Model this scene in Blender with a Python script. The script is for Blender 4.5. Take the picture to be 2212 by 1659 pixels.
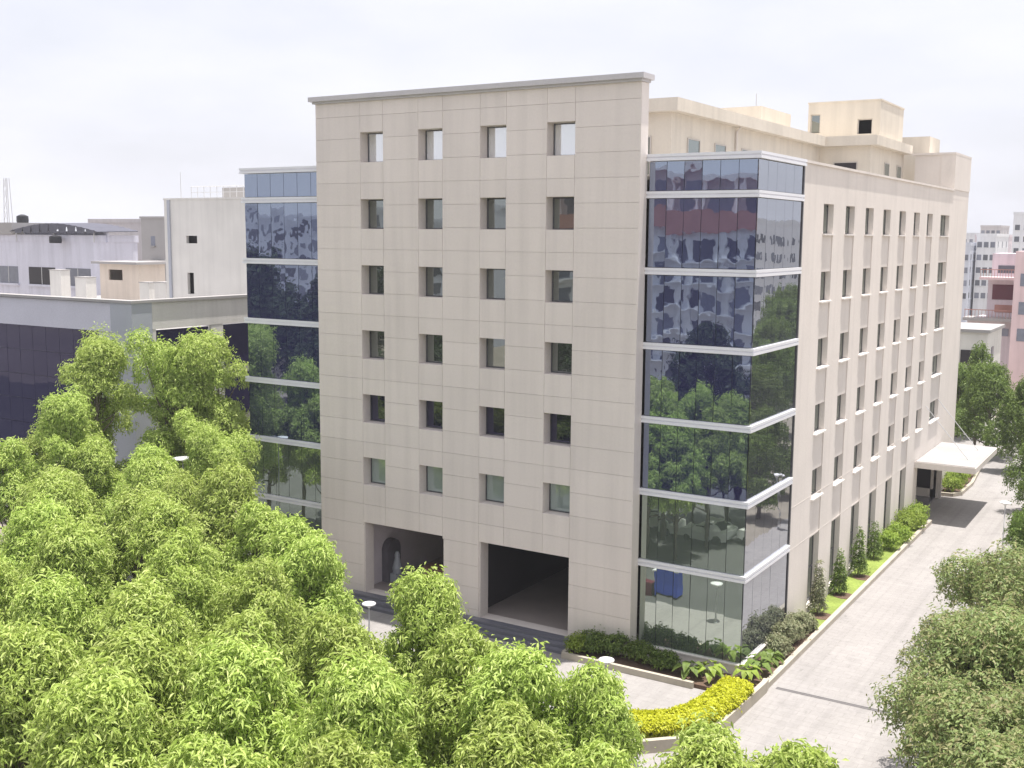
import bpy, math, random
import numpy as np
from mathutils import Vector, Matrix

random.seed(7)
RNG = np.random.default_rng(11)
scene = bpy.context.scene
for o in list(bpy.data.objects):
    bpy.data.objects.remove(o)

# ------------------------------------------------------------------ camera
CAM = (23.468, -48.340, 20.899)
YAW, PITCH, ROLL = 0.55548, -0.13236, 0.00777
fw = Vector((-math.sin(YAW) * math.cos(PITCH), math.cos(YAW) * math.cos(PITCH), math.sin(PITCH)))
rt = Vector((math.cos(YAW), math.sin(YAW), 0))
up = rt.cross(fw)
r2 = rt * math.cos(ROLL) + up * math.sin(ROLL)
u2 = up * math.cos(ROLL) - rt * math.sin(ROLL)
cd = bpy.data.cameras.new('camera')
cam = bpy.data.objects.new('camera', cd)
scene.collection.objects.link(cam)
M4 = Matrix((r2, u2, -fw)).transposed().to_4x4()
M4.translation = Vector(CAM)
cam.matrix_world = M4
cd.sensor_width = 36.0
cd.lens = 36.0 * 2410.94 / 2212.0
cd.clip_start = 0.5
cd.clip_end = 6000
scene.camera = cam

# ------------------------------------------------------------------ world and sun
SX, SY = 0.10, 0.08                      # sun direction (towards the sun): (SX, SY, 1)
world = bpy.data.worlds.new('World')
scene.world = world
world.use_nodes = True
wn, wl = world.node_tree.nodes, world.node_tree.links
wn.clear()
sky = wn.new('ShaderNodeTexSky')
sky.sky_type = 'NISHITA'
sky.sun_disc = False
sky.sun_elevation = math.atan2(1.0, math.hypot(SX, SY))
sky.sun_rotation = math.atan2(SX, SY)
sky.air_density = 1.0
sky.dust_density = 4.0
sky.ozone_density = 1.0
tc = wn.new('ShaderNodeTexCoord')
mp = wn.new('ShaderNodeMapping')
mp.inputs['Scale'].default_value = (1.0, 1.0, 3.2)
nz = wn.new('ShaderNodeTexNoise')
nz.inputs['Scale'].default_value = 3.0
nz.inputs['Detail'].default_value = 6
nz.inputs['Roughness'].default_value = 0.55
ramp = wn.new('ShaderNodeMapRange')
ramp.inputs['From Min'].default_value = 0.35
ramp.inputs['From Max'].default_value = 0.68
ramp.inputs['To Min'].default_value = 0.76
ramp.inputs['To Max'].default_value = 0.97
mix = wn.new('ShaderNodeMix')
mix.data_type = 'RGBA'
mix.inputs[7].default_value = (7.2, 7.23, 7.85, 1)      # thin bright cloud veil
bg = wn.new('ShaderNodeBackground')
bg.inputs['Strength'].default_value = 0.1
wo = wn.new('ShaderNodeOutputWorld')
wl.new(tc.outputs['Generated'], mp.inputs['Vector'])
wl.new(mp.outputs['Vector'], nz.inputs['Vector'])
wl.new(nz.outputs['Fac'], ramp.inputs['Value'])
wl.new(ramp.outputs['Result'], mix.inputs[0])
wl.new(sky.outputs['Color'], mix.inputs[6])
wl.new(mix.outputs[2], bg.inputs['Color'])
wl.new(bg.outputs['Background'], wo.inputs['Surface'])

sd = bpy.data.lights.new('sun', 'SUN')
sd.energy = 5.0
sd.angle = math.radians(0.6)
sd.color = (1.0, 0.955, 0.89)
sun = bpy.data.objects.new('sun', sd)
scene.collection.objects.link(sun)
sun.rotation_euler = Vector((-SX, -SY, -1)).to_track_quat('-Z', 'Y').to_euler()
sun.location = (0, 0, 120)

vs = scene.view_settings
vs.view_transform = 'Standard'
vs.look = 'None'
vs.exposure = 0.52
vs.gamma = 1.0
vs.use_curve_mapping = False
scene.cycles.max_bounces = 8
scene.cycles.transparent_max_bounces = 8

C = scene.collection


# ------------------------------------------------------------------ materials
def _base(name):
    m = bpy.data.materials.new(name)
    m.use_nodes = True
    n, l = m.node_tree.nodes, m.node_tree.links
    b = n['Principled BSDF']
    return m, n, l, b


def surf(name, col, rough=0.7, var=0.06, nscale=0.5, fine=0.05, fscale=14.0, rnd=0.0, bump=0.0, bscale=30.0,
         spec=0.3, stain=0.0, metal=0.0):
    """painted / mineral surface: big blotches, fine grain, per-piece variation, vertical rain streaks"""
    m, n, l, b = _base(name)
    b.inputs['Roughness'].default_value = rough
    b.inputs['Specular IOR Level'].default_value = spec
    b.inputs['Metallic'].default_value = metal
    g = n.new('ShaderNodeNewGeometry')
    a = n.new('ShaderNodeTexNoise')
    a.inputs['Scale'].default_value = nscale
    a.inputs['Detail'].default_value = 5
    f = n.new('ShaderNodeTexNoise')
    f.inputs['Scale'].default_value = fscale
    f.inputs['Detail'].default_value = 3
    l.new(g.outputs['Position'], a.inputs['Vector'])
    l.new(g.outputs['Position'], f.inputs['Vector'])

    def mr(src, lo, hi, f0=0.3, f1=0.7):
        k = n.new('ShaderNodeMapRange')
        k.inputs['From Min'].default_value = f0
        k.inputs['From Max'].default_value = f1
        k.inputs['To Min'].default_value = lo
        k.inputs['To Max'].default_value = hi
        l.new(src, k.inputs['Value'])
        return k.outputs['Result']

    def mul(x, y):
        k = n.new('ShaderNodeMath')
        k.operation = 'MULTIPLY'
        l.new(x, k.inputs[0])
        l.new(y, k.inputs[1])
        return k.outputs[0]
    v = mul(mr(a.outputs['Fac'], 1 - var, 1 + var), mr(f.outputs['Fac'], 1 - fine, 1 + fine))
    if rnd:
        oi = n.new('ShaderNodeObjectInfo')
        v = mul(v, mr(oi.outputs['Random'], 1 - rnd, 1 + rnd, 0, 1))
    if stain:
        mpn = n.new('ShaderNodeMapping')
        mpn.inputs['Scale'].default_value = (1.6, 1.6, 0.09)
        s = n.new('ShaderNodeTexNoise')
        s.inputs['Scale'].default_value = 1.0
        s.inputs['Detail'].default_value = 5
        l.new(g.outputs['Position'], mpn.inputs['Vector'])
        l.new(mpn.outputs['Vector'], s.inputs['Vector'])
        v = mul(v, mr(s.outputs['Fac'], 1 - stain, 1.0, 0.30, 0.55))
    cm = n.new('ShaderNodeVectorMath')
    cm.operation = 'SCALE'
    cm.inputs[0].default_value = col[:3]
    l.new(v, cm.inputs['Scale'])
    l.new(cm.outputs[0], b.inputs['Base Color'])
    if bump:
        t = n.new('ShaderNodeTexNoise')
        t.inputs['Scale'].default_value = bscale
        t.inputs['Detail'].default_value = 4
        l.new(g.outputs['Position'], t.inputs['Vector'])
        bp = n.new('ShaderNodeBump')
        bp.inputs['Strength'].default_value = bump
        bp.inputs['Distance'].default_value = 0.02
        l.new(t.outputs['Fac'], bp.inputs['Height'])
        l.new(bp.outputs['Normal'], b.inputs['Normal'])
    return m


def glass(name, body, tint, base=0.35, wav=0.25, wscale=0.9, rough=0.015):
    """coated solar-control glass: dark body, strong tinted mirror, slightly wavy"""
    m, n, l, b = _base(name)
    n.remove(b)
    out = n['Material Output']
    d = n.new('ShaderNodeBsdfDiffuse')
    d.inputs['Color'].default_value = (*body, 1)
    gl = n.new('ShaderNodeBsdfGlossy')
    gl.inputs['Color'].default_value = (*tint, 1)
    gl.inputs['Roughness'].default_value = rough
    lw = n.new('ShaderNodeLayerWeight')
    lw.inputs['Blend'].default_value = 0.35
    k = n.new('ShaderNodeMapRange')
    k.inputs['From Min'].default_value = 0
    k.inputs['From Max'].default_value = 1
    k.inputs['To Min'].default_value = base
    k.inputs['To Max'].default_value = 0.95
    mx = n.new('ShaderNodeMixShader')
    g = n.new('ShaderNodeNewGeometry')
    t = n.new('ShaderNodeTexNoise')
    t.inputs['Scale'].default_value = wscale
    t.inputs['Detail'].default_value = 2
    bp = n.new('ShaderNodeBump')
    bp.inputs['Strength'].default_value = wav
    bp.inputs['Distance'].default_value = 0.012
    l.new(g.outputs['Position'], t.inputs['Vector'])
    l.new(t.outputs['Fac'], bp.inputs['Height'])
    l.new(bp.outputs['Normal'], gl.inputs['Normal'])
    l.new(lw.outputs['Fresnel'], k.inputs['Value'])
    l.new(k.outputs['Result'], mx.inputs['Fac'])
    l.new(d.outputs[0], mx.inputs[1])
    l.new(gl.outputs[0], mx.inputs[2])
    l.new(mx.outputs[0], out.inputs['Surface'])
    return m


def leafm(name, cols, trans=0.35, rough=0.5):
    m, n, l, b = _base(name)
    out = n['Material Output']
    g = n.new('ShaderNodeNewGeometry')
    cr = n.new('ShaderNodeValToRGB')
    e = cr.color_ramp.elements
    e[0].position, e[0].color = 0.0, (*cols[0], 1)
    e[1].position, e[1].color = 1.0, (*cols[-1], 1)
    for i in range(1, len(cols) - 1):
        x = e.new(i / (len(cols) - 1))
        x.color = (*cols[i], 1)
    l.new(g.outputs['Random Per Island'], cr.inputs['Fac'])
    oi = n.new('ShaderNodeObjectInfo')
    hs = n.new('ShaderNodeHueSaturation')
    k = n.new('ShaderNodeMapRange')
    k.inputs['To Min'].default_value = 0.90
    k.inputs['To Max'].default_value = 1.10
    l.new(oi.outputs['Random'], k.inputs['Value'])
    l.new(k.outputs['Result'], hs.inputs['Value'])
    k2 = n.new('ShaderNodeMapRange')
    k2.inputs['To Min'].default_value = 0.494
    k2.inputs['To Max'].default_value = 0.503
    l.new(oi.outputs['Random'], k2.inputs['Value'])
    l.new(k2.outputs['Result'], hs.inputs['Hue'])
    l.new(cr.outputs['Color'], hs.inputs['Color'])
    l.new(hs.outputs['Color'], b.inputs['Base Color'])
    b.inputs['Roughness'].default_value = rough
    b.inputs['Specular IOR Level'].default_value = 0.35
    t = n.new('ShaderNodeBsdfTranslucent')
    l.new(hs.outputs['Color'], t.inputs['Color'])
    mx = n.new('ShaderNodeMixShader')
    mx.inputs['Fac'].default_value = trans
    l.new(b.outputs[0], mx.inputs[1])
    l.new(t.outputs[0], mx.inputs[2])
    l.new(mx.outputs[0], out.inputs['Surface'])
    return m


MT = {}
MT['tile'] = surf('tile_cladding', (0.765, 0.695, 0.645), 0.42, 0.03, 0.25, 0.02, 9, rnd=0.025, stain=0.08)
MT['tile_joint'] = surf('tile_joint', (0.68, 0.62, 0.58), 0.8)
MT['coping'] = surf('coping_stone', (0.56, 0.54, 0.55), 0.6, 0.05, 0.6)
MT['cream'] = surf('cream_paint', (0.76, 0.70, 0.65), 0.75, 0.04, 0.4, 0.03, 10, stain=0.06)
MT['cream2'] = surf('cream_paint_roof', (0.70, 0.64, 0.55), 0.75, 0.05, 0.5, 0.03, 10, stain=0.10)
MT['spandrel'] = surf('grey_paint', (0.71, 0.655, 0.61), 0.75, 0.04, 0.5, 0.03, 10, stain=0.06)
MT['sill'] = surf('sill_white', (0.78, 0.73, 0.69), 0.6, 0.04, 1.0)
MT['reveal'] = surf('reveal_paint', (0.55, 0.51, 0.47), 0.75)
MT['band'] = surf('white_metal_band', (0.82, 0.82, 0.86), 0.35, 0.03, 0.8, 0.02, 10, spec=0.5)
MT['frame'] = surf('dark_frame', (0.09, 0.09, 0.10), 0.4, spec=0.5)
MT['glass'] = glass('bay_glass', (0.030, 0.028, 0.105), (0.72, 0.84, 0.98), 0.36, 0.42, 0.8)
MT['glass_low'] = glass('bay_glass_low', (0.13, 0.16, 0.135), (0.84, 0.94, 0.86), 0.50, 0.3, 0.8)  # greenish glass; bright paving reflection partly put into body colour and mirror strength
MT['glass_side'] = glass('bay_glass_side', (0.06, 0.064, 0.085), (0.84, 0.88, 0.95), 0.40, 0.4, 0.8)
MT['win'] = glass('window_glass', (0.055, 0.06, 0.055), (0.78, 0.85, 0.82), 0.30, 0.30, 0.6)
MT['win_navy'] = glass('window_glass_navy', (0.012, 0.010, 0.035), (0.6, 0.62, 0.8), 0.12, 0.20, 0.6)
MT['win_blind'] = glass('window_glass_blind', (0.34, 0.40, 0.38), (0.8, 0.9, 0.9), 0.2, 0.20, 0.6)
MT['win_curtain'] = glass('window_glass_curtain', (0.78, 0.80, 0.80), (0.95, 0.97, 1.0), 0.55, 0.20, 0.6)
MT['navy'] = glass('navy_glass', (0.014, 0.011, 0.05), (0.50, 0.52, 0.75), 0.06, 0.2, 0.8)
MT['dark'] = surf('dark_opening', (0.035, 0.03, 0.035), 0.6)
MT['roofing'] = surf('roof_screed', (0.36, 0.345, 0.33), 0.85, 0.10, 0.4)
MT['steps'] = surf('dark_granite', (0.16, 0.16, 0.19), 0.35, 0.06, 1.2, 0.06, 20, spec=0.5)
MT['lobbyfloor'] = surf('lobby_floor', (0.36, 0.31, 0.29), 0.3, 0.08, 0.8, spec=0.5)
MT['lobbywall'] = surf('lobby_wall', (0.66, 0.60, 0.63), 0.7, 0.06, 0.6)
MT['darkstone'] = surf('dark_stone', (0.13, 0.12, 0.14), 0.5, 0.1, 1.5)
MT['wood'] = surf('brown_wood', (0.30, 0.17, 0.12), 0.45, 0.12, 3.0)
MT['pave'] = surf('concrete_paving', (0.335, 0.317, 0.31), 0.85, 0.06, 0.22, 0.05, 5.0, bump=0.25, bscale=18)
MT['kerb'] = surf('kerb_cream', (0.46, 0.415, 0.345), 0.8, 0.09, 0.8, 0.04, 10)
MT['soil'] = surf('soil', (0.13, 0.085, 0.062), 0.95, 0.2, 1.2, 0.2, 14, bump=0.8, bscale=10)
MT['drain'] = surf('drain_iron', (0.08, 0.075, 0.08), 0.6)
MT['earth'] = surf('dusty_ground', (0.27, 0.24, 0.20), 0.95, 0.25, 0.02, 0.12, 0.6)
MT['asphalt'] = surf('asphalt', (0.10, 0.10, 0.10), 0.9, 0.15, 0.3, 0.1, 8)
MT['grass'] = surf('lawn_turf', (0.21, 0.27, 0.06), 0.95, 0.2, 0.8, 0.2, 9, bump=1.0, bscale=20)
MT['bark'] = surf('bark', (0.17, 0.14, 0.11), 0.9, 0.2, 3.0, 0.15, 20, bump=0.8, bscale=16)
MT['lamp_white'] = surf('lamp_white', (0.80, 0.80, 0.82), 0.35, 0.02)
MT['pole'] = surf('pole_grey', (0.55, 0.55, 0.56), 0.4, 0.04)
MT['nb_panel'] = surf('neighbour_panel', (0.60, 0.60, 0.68), 0.45, 0.04, 0.5, spec=0.4)
MT['nb_column'] = surf('neighbour_column', (0.42, 0.44, 0.49), 0.45, 0.04, 0.5)
MT['nb_cream'] = surf('neighbour_cream', (0.72, 0.70, 0.66), 0.75, 0.06, 0.4, stain=0.10)
MT['nb_white'] = surf('neighbour_white', (0.37, 0.355, 0.35), 0.75, 0.05, 0.5)
MT['lav'] = surf('lavender_paint', (0.68, 0.68, 0.78), 0.8, 0.05, 0.3, stain=0.12)
MT['greybld'] = surf('grey_render', (0.55, 0.52, 0.53), 0.85, 0.07, 0.2, stain=0.12)
MT['peach'] = surf('peach_paint', (0.70, 0.61, 0.52), 0.8, 0.06, 0.5, stain=0.1)
MT['pink'] = surf('pink_paint', (0.78, 0.60, 0.61), 0.8, 0.06, 0.3, stain=0.12)
MT['palepink'] = surf('pale_pink_paint', (0.70, 0.62, 0.66), 0.8, 0.06, 0.3, stain=0.12)
MT['aptwhite'] = surf('apartment_white', (0.76, 0.77, 0.80), 0.8, 0.05, 0.1, stain=0.12)
MT['aptblue'] = surf('apartment_blue', (0.58, 0.61, 0.69), 0.8, 0.05, 0.1, stain=0.1)
MT['sheet'] = surf('corrugated_sheet', (0.10, 0.10, 0.13), 0.5, 0.1, 1.0)
MT['tank'] = surf('black_tank', (0.025, 0.025, 0.03), 0.5)
MT['red'] = surf('red_tiles', (0.46, 0.24, 0.20), 0.8, 0.1, 0.6)
MT['farwin'] = surf('far_window', (0.15, 0.16, 0.20), 0.3, 0.1, 2.0, rnd=0.6, spec=0.5)
MT['carwhite'] = surf('car_white', (0.78, 0.78, 0.78), 0.25, 0.01, spec=0.6)
MT['cardark'] = surf('car_dark', (0.03, 0.03, 0.035), 0.3, spec=0.6)
MT['rubber'] = surf('rubber', (0.02, 0.02, 0.02), 0.8)
MT['blue'] = surf('blue_steel', (0.04, 0.09, 0.60), 0.4, 0.05)
MT['maroon'] = surf('maroon_plastic', (0.13, 0.03, 0.05), 0.5, 0.05)


def weather_paving(m):
    n, l = m.node_tree.nodes, m.node_tree.links
    b = n['Principled BSDF']
    src = b.inputs['Base Color'].links[0].from_socket
    g = n.new('ShaderNodeNewGeometry')

    def noise(sc, scale, lo, hi, t0, t1, det=4):
        mp_ = n.new('ShaderNodeMapping')
        mp_.inputs['Scale'].default_value = sc
        t = n.new('ShaderNodeTexNoise')
        t.inputs['Scale'].default_value = scale
        t.inputs['Detail'].default_value = det
        k = n.new('ShaderNodeMapRange')
        k.inputs['From Min'].default_value = lo
        k.inputs['From Max'].default_value = hi
        k.inputs['To Min'].default_value = t0
        k.inputs['To Max'].default_value = t1
        l.new(g.outputs['Position'], mp_.inputs['Vector'])
        l.new(mp_.outputs['Vector'], t.inputs['Vector'])
        l.new(t.outputs['Fac'], k.inputs['Value'])
        return k.outputs['Result']
    for f in (noise((1.3, .035, 1), 1.4, .34, .52, .90, 1.0), noise((1, 1, 1), .55, .28, .42, .86, 1.0, 6), noise((1, 1, 1), 1.9, .25, .33, .72, 1.0, 3)):
        v = n.new('ShaderNodeVectorMath')
        v.operation = 'SCALE'
        l.new(src, v.inputs[0])
        l.new(f, v.inputs['Scale'])
        src = v.outputs[0]
    br = n.new('ShaderNodeTexBrick')
    br.inputs['Color1'].default_value = (1, 1, 1, 1)
    br.inputs['Color2'].default_value = (.93, .93, .93, 1)
    br.inputs['Mortar'].default_value = (.80, .79, .78, 1)
    br.inputs['Scale'].default_value = 1.0
    br.inputs['Mortar Size'].default_value = .012
    br.inputs['Brick Width'].default_value = .9
    br.inputs['Row Height'].default_value = .45
    l.new(g.outputs['Position'], br.inputs['Vector'])
    mx = n.new('ShaderNodeVectorMath')
    mx.operation = 'MULTIPLY'
    l.new(src, mx.inputs[0])
    l.new(br.outputs['Color'], mx.inputs[1])
    l.new(mx.outputs[0], b.inputs['Base Color'])


weather_paving(MT['pave'])

LEAF = {
    'lime': leafm('leaf_lime', [(0.31, 0.42, 0.09), (0.41, 0.53, 0.12), (0.49, 0.60, 0.16), (0.60, 0.68, 0.26)], 0.34),
    'deep': leafm('leaf_deep', [(0.09, 0.15, 0.03), (0.16, 0.24, 0.05), (0.25, 0.34, 0.08)], 0.35),
    'olive': leafm('leaf_olive', [(0.22, 0.29, 0.11), (0.26, 0.34, 0.12), (0.30, 0.38, 0.13), (0.38, 0.34, 0.18),
                                  (0.29, 0.37, 0.14)], 0.38),
    'fresh': leafm('leaf_fresh', [(0.20, 0.30, 0.045), (0.29, 0.40, 0.06), (0.38, 0.48, 0.09)], 0.38),
    'yellow': leafm('leaf_yellow', [(0.50, 0.54, 0.025), (0.62, 0.65, 0.035), (0.70, 0.72, 0.07)], 0.4),
    'street': leafm('leaf_street_shaded', [(0.025, 0.045, 0.02), (0.04, 0.07, 0.028), (0.06, 0.095, 0.035)], 0.2),  # shaded side of the mirrored trees put into the leaf colour
    'dusty': leafm('leaf_dusty', [(0.20, 0.23, 0.12), (0.28, 0.30, 0.17), (0.35, 0.33, 0.21)], 0.3),
}


# ------------------------------------------------------------------ mesh helpers
ORG = {}          # world origin of every object that can be a parent


class MB:
    def __init__(self):
        self.v, self.f = [], []

    def add(self, vs, fs):
        o = len(self.v)
        self.v += [tuple(p) for p in vs]
        self.f += [tuple(i + o for i in q) for q in fs]
        return self

    def box(self, x0, x1, y0, y1, z0, z1):
        return self.add([(x0, y0, z0), (x1, y0, z0), (x1, y1, z0), (x0, y1, z0),
                         (x0, y0, z1), (x1, y0, z1), (x1, y1, z1), (x0, y1, z1)],
                        [(0, 3, 2, 1), (4, 5, 6, 7), (0, 1, 5, 4), (1, 2, 6, 5), (2, 3, 7, 6), (3, 0, 4, 7)])

    def prism(self, poly, z0, z1):
        n = len(poly)
        vs = [(x, y, z0) for x, y in poly] + [(x, y, z1) for x, y in poly]
        fs = [tuple(range(n - 1, -1, -1)), tuple(range(n, 2 * n))]
        fs += [(i, (i + 1) % n, n + (i + 1) % n, n + i) for i in range(n)]
        return self.add(vs, fs)

    def tube(self, pts, rads, n=8, cap=True):
        pts = [Vector(p) for p in pts]
        vs, fs = [], []
        for i, p in enumerate(pts):
            d = (pts[min(i + 1, len(pts) - 1)] - pts[max(i - 1, 0)]).normalized()
            a = d.cross(Vector((0.13, 0.91, 0.31)) if abs(d.z) > 0.8 else Vector((0, 0, 1))).normalized()
            b = d.cross(a)
            for k in range(n):
                t = 2 * math.pi * k / n
                vs.append(p + (a * math.cos(t) + b * math.sin(t)) * rads[i])
        for i in range(len(pts) - 1):
            for k in range(n):
                fs.append((i * n + k, i * n + (k + 1) % n, (i + 1) * n + (k + 1) % n, (i + 1) * n + k))
        if cap:
            fs.append(tuple(range(n - 1, -1, -1)))
            fs.append(tuple((len(pts) - 1) * n + k for k in range(n)))
        return self.add(vs, fs)

    def lathe(self, cx, cy, prof, n=16):
        vs, fs = [], []
        for r, z in prof:
            for k in range(n):
                t = 2 * math.pi * k / n
                vs.append((cx + r * math.cos(t), cy + r * math.sin(t), z))
        for i in range(len(prof) - 1):
            for k in range(n):
                fs.append((i * n + k, i * n + (k + 1) % n, (i + 1) * n + (k + 1) % n, (i + 1) * n + k))
        fs.append(tuple(range(n - 1, -1, -1)))
        fs.append(tuple((len(prof) - 1) * n + k for k in range(n)))
        return self.add(vs, fs)

    def build(self, name, mat, parent=None, smooth=False):
        org = Vector(ORG[parent.name]) if parent else Vector((0, 0, 0))
        me = bpy.data.meshes.new(name)
        me.from_pydata([tuple(Vector(p) - org) for p in self.v], [], self.f)
        if smooth:
            me.polygons.foreach_set('use_smooth', [True] * len(me.polygons))
        me.materials.append(mat)
        o = bpy.data.objects.new(name, me)
        C.objects.link(o)
        if parent:
            o.parent = parent
        ORG[o.name] = tuple(org)
        return o


def thing(name, loc, label, cat, group=None):
    e = bpy.data.objects.new(name, None)
    e.empty_display_size = 0.3
    C.objects.link(e)
    e.location = loc
    ORG[e.name] = tuple(loc)
    e['label'] = label
    e['category'] = cat
    if group:
        e['group'] = group
    return e


def tag(o, label=None, cat=None, group=None, kind=None):
    for k, v in (('label', label), ('category', cat), ('group', group), ('kind', kind)):
        if v:
            o[k] = v
    return o


_box = {}


def piece(name, x0, x1, y0, y1, z0, z1, mat, parent, tilt=0.0):
    """a small box sharing mesh data with every alike box"""
    key = (name, round(x1 - x0, 3), round(y1 - y0, 3), round(z1 - z0, 3), mat.name)
    if key not in _box:
        a, b, c = (x1 - x0) / 2, (y1 - y0) / 2, (z1 - z0) / 2
        m = MB().box(-a, a, -b, b, -c, c)
        me = bpy.data.meshes.new(name)
        me.from_pydata(m.v, [], m.f)
        me.materials.append(mat)
        _box[key] = me
    o = bpy.data.objects.new(name, _box[key])
    C.objects.link(o)
    c = Vector(((x0 + x1) / 2, (y0 + y1) / 2, (z0 + z1) / 2))
    o.parent = parent
    o.location = c - Vector(ORG[parent.name])
    if tilt:
        o.rotation_euler = (random.gauss(0, tilt), random.gauss(0, tilt), random.gauss(0, tilt))
    ORG[o.name] = tuple(c)
    return o


def wall(axis, front, back, u0, u1, z0, z1, holes):
    """wall slab with rectangular openings; axis 'y': plane y=front, u is x; axis 'x': plane x=front, u is y"""
    us = sorted({u0, u1, *[h[0] for h in holes], *[h[1] for h in holes]})
    zs = sorted({z0, z1, *[h[2] for h in holes], *[h[3] for h in holes]})
    us = [u for u in us if u0 <= u <= u1]
    zs = [z for z in zs if z0 <= z <= z1]

    def P(u, d, z):
        return (u, d, z) if axis == 'y' else (d, u, z)

    def hole(i, j):
        if i < 0 or j < 0 or i >= len(us) - 1 or j >= len(zs) - 1:
            return True
        cu, cz = (us[i] + us[i + 1]) / 2, (zs[j] + zs[j + 1]) / 2
        return any(h[0] < cu < h[1] and h[2] < cz < h[3] for h in holes)
    m = MB()
    for i in range(len(us) - 1):
        for j in range(len(zs) - 1):
            if hole(i, j):
                continue
            a, b, c, d = us[i], us[i + 1], zs[j], zs[j + 1]
            m.add([P(a, front, c), P(b, front, c), P(b, front, d), P(a, front, d)], [(0, 1, 2, 3)])
            m.add([P(a, back, c), P(b, back, c), P(b, back, d), P(a, back, d)], [(3, 2, 1, 0)])
            for di, dj, q in ((-1, 0, [(a, c), (a, d)]), (1, 0, [(b, c), (b, d)]), (0, -1, [(a, c), (b, c)]), (0, 1, [(a, d), (b, d)])):
                if hole(i + di, j + dj):
                    (p, r), (s, t) = q
                    m.add([P(p, front, r), P(s, front, t), P(s, back, t), P(p, back, r)], [(0, 1, 2, 3)])
    return m


# ------------------------------------------------------------------ leaves
def nrm(a):
    return a / np.maximum(np.linalg.norm(a, axis=1, keepdims=True), 1e-9)


def leaf_mesh(name, cen, out, per, L, Wd, mat, droop=0.5, spread=0.6, fold=0.12):
    """cen/out: tuft centres and outward directions; 'per' leaves each; every leaf is a folded 2-triangle blade"""
    N = len(cen) * per
    c = np.repeat(cen, per, 0) + RNG.normal(0, L * 0.35, (N, 3))
    o = np.repeat(out, per, 0)
    tg = RNG.normal(0, 1, (N, 3))
    tg = nrm(tg - o * np.sum(tg * o, 1, keepdims=True))
    d = nrm(o * 0.35 + tg * spread * 1.3 + RNG.normal(0, .25, (N, 3)) + np.array([0, 0, -droop]))
    s = nrm(np.cross(d, o * .8 + RNG.normal(0, 0.35, (N, 3)) + np.array([0, 0, 0.45])))
    nn = np.cross(s, d)
    ln = (L * RNG.uniform(0.65, 1.3, (N, 1)))
    wd = (Wd * RNG.uniform(0.7, 1.3, (N, 1)))
    V = np.empty((N, 4, 3))
    V[:, 0] = c
    V[:, 1] = c + d * ln * 0.45 + s * wd * 0.5 + nn * ln * fold
    V[:, 2] = c + d * ln - np.array([0, 0, 1]) * ln * 0.15
    V[:, 3] = c + d * ln * 0.45 - s * wd * 0.5 + nn * ln * fold
    idx = (np.arange(N) * 4)[:, None]
    T = np.concatenate([idx + np.array([0, 1, 2]), idx + np.array([0, 2, 3])], 1).reshape(-1)
    me = bpy.data.meshes.new(name)
    me.vertices.add(N * 4)
    me.vertices.foreach_set('co', V.reshape(-1))
    me.loops.add(len(T))
    me.loops.foreach_set('vertex_index', T.astype(np.int32))
    nt = N * 2
    me.polygons.add(nt)
    me.polygons.foreach_set('loop_start', (np.arange(nt) * 3).astype(np.int32))
    me.polygons.foreach_set('loop_total', np.full(nt, 3, np.int32))
    me.update(calc_edges=True)
    me.materials.append(mat)
    return me


def clump_points(clumps, dens, up_bias=0.35):
    cs, os_ = [], []
    for (x, y, z, rx, rz) in clumps:
        n = max(6, int(dens * rx * rx))
        d = nrm(RNG.normal(0, 1, (n * 2, 3)))
        d = d[d[:, 2] > -0.55 + RNG.uniform(0, up_bias, len(d))][:n]
        r = RNG.uniform(0.68, 1.0, (len(d), 1)) + (RNG.random((len(d), 1)) > .76) * RNG.uniform(.05, .42, (len(d), 1))
        cs.append(np.array([x, y, z]) + d * r * np.array([rx, rx, rz]))
        os_.append(d)
    return np.concatenate(cs), np.concatenate(os_)


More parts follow.
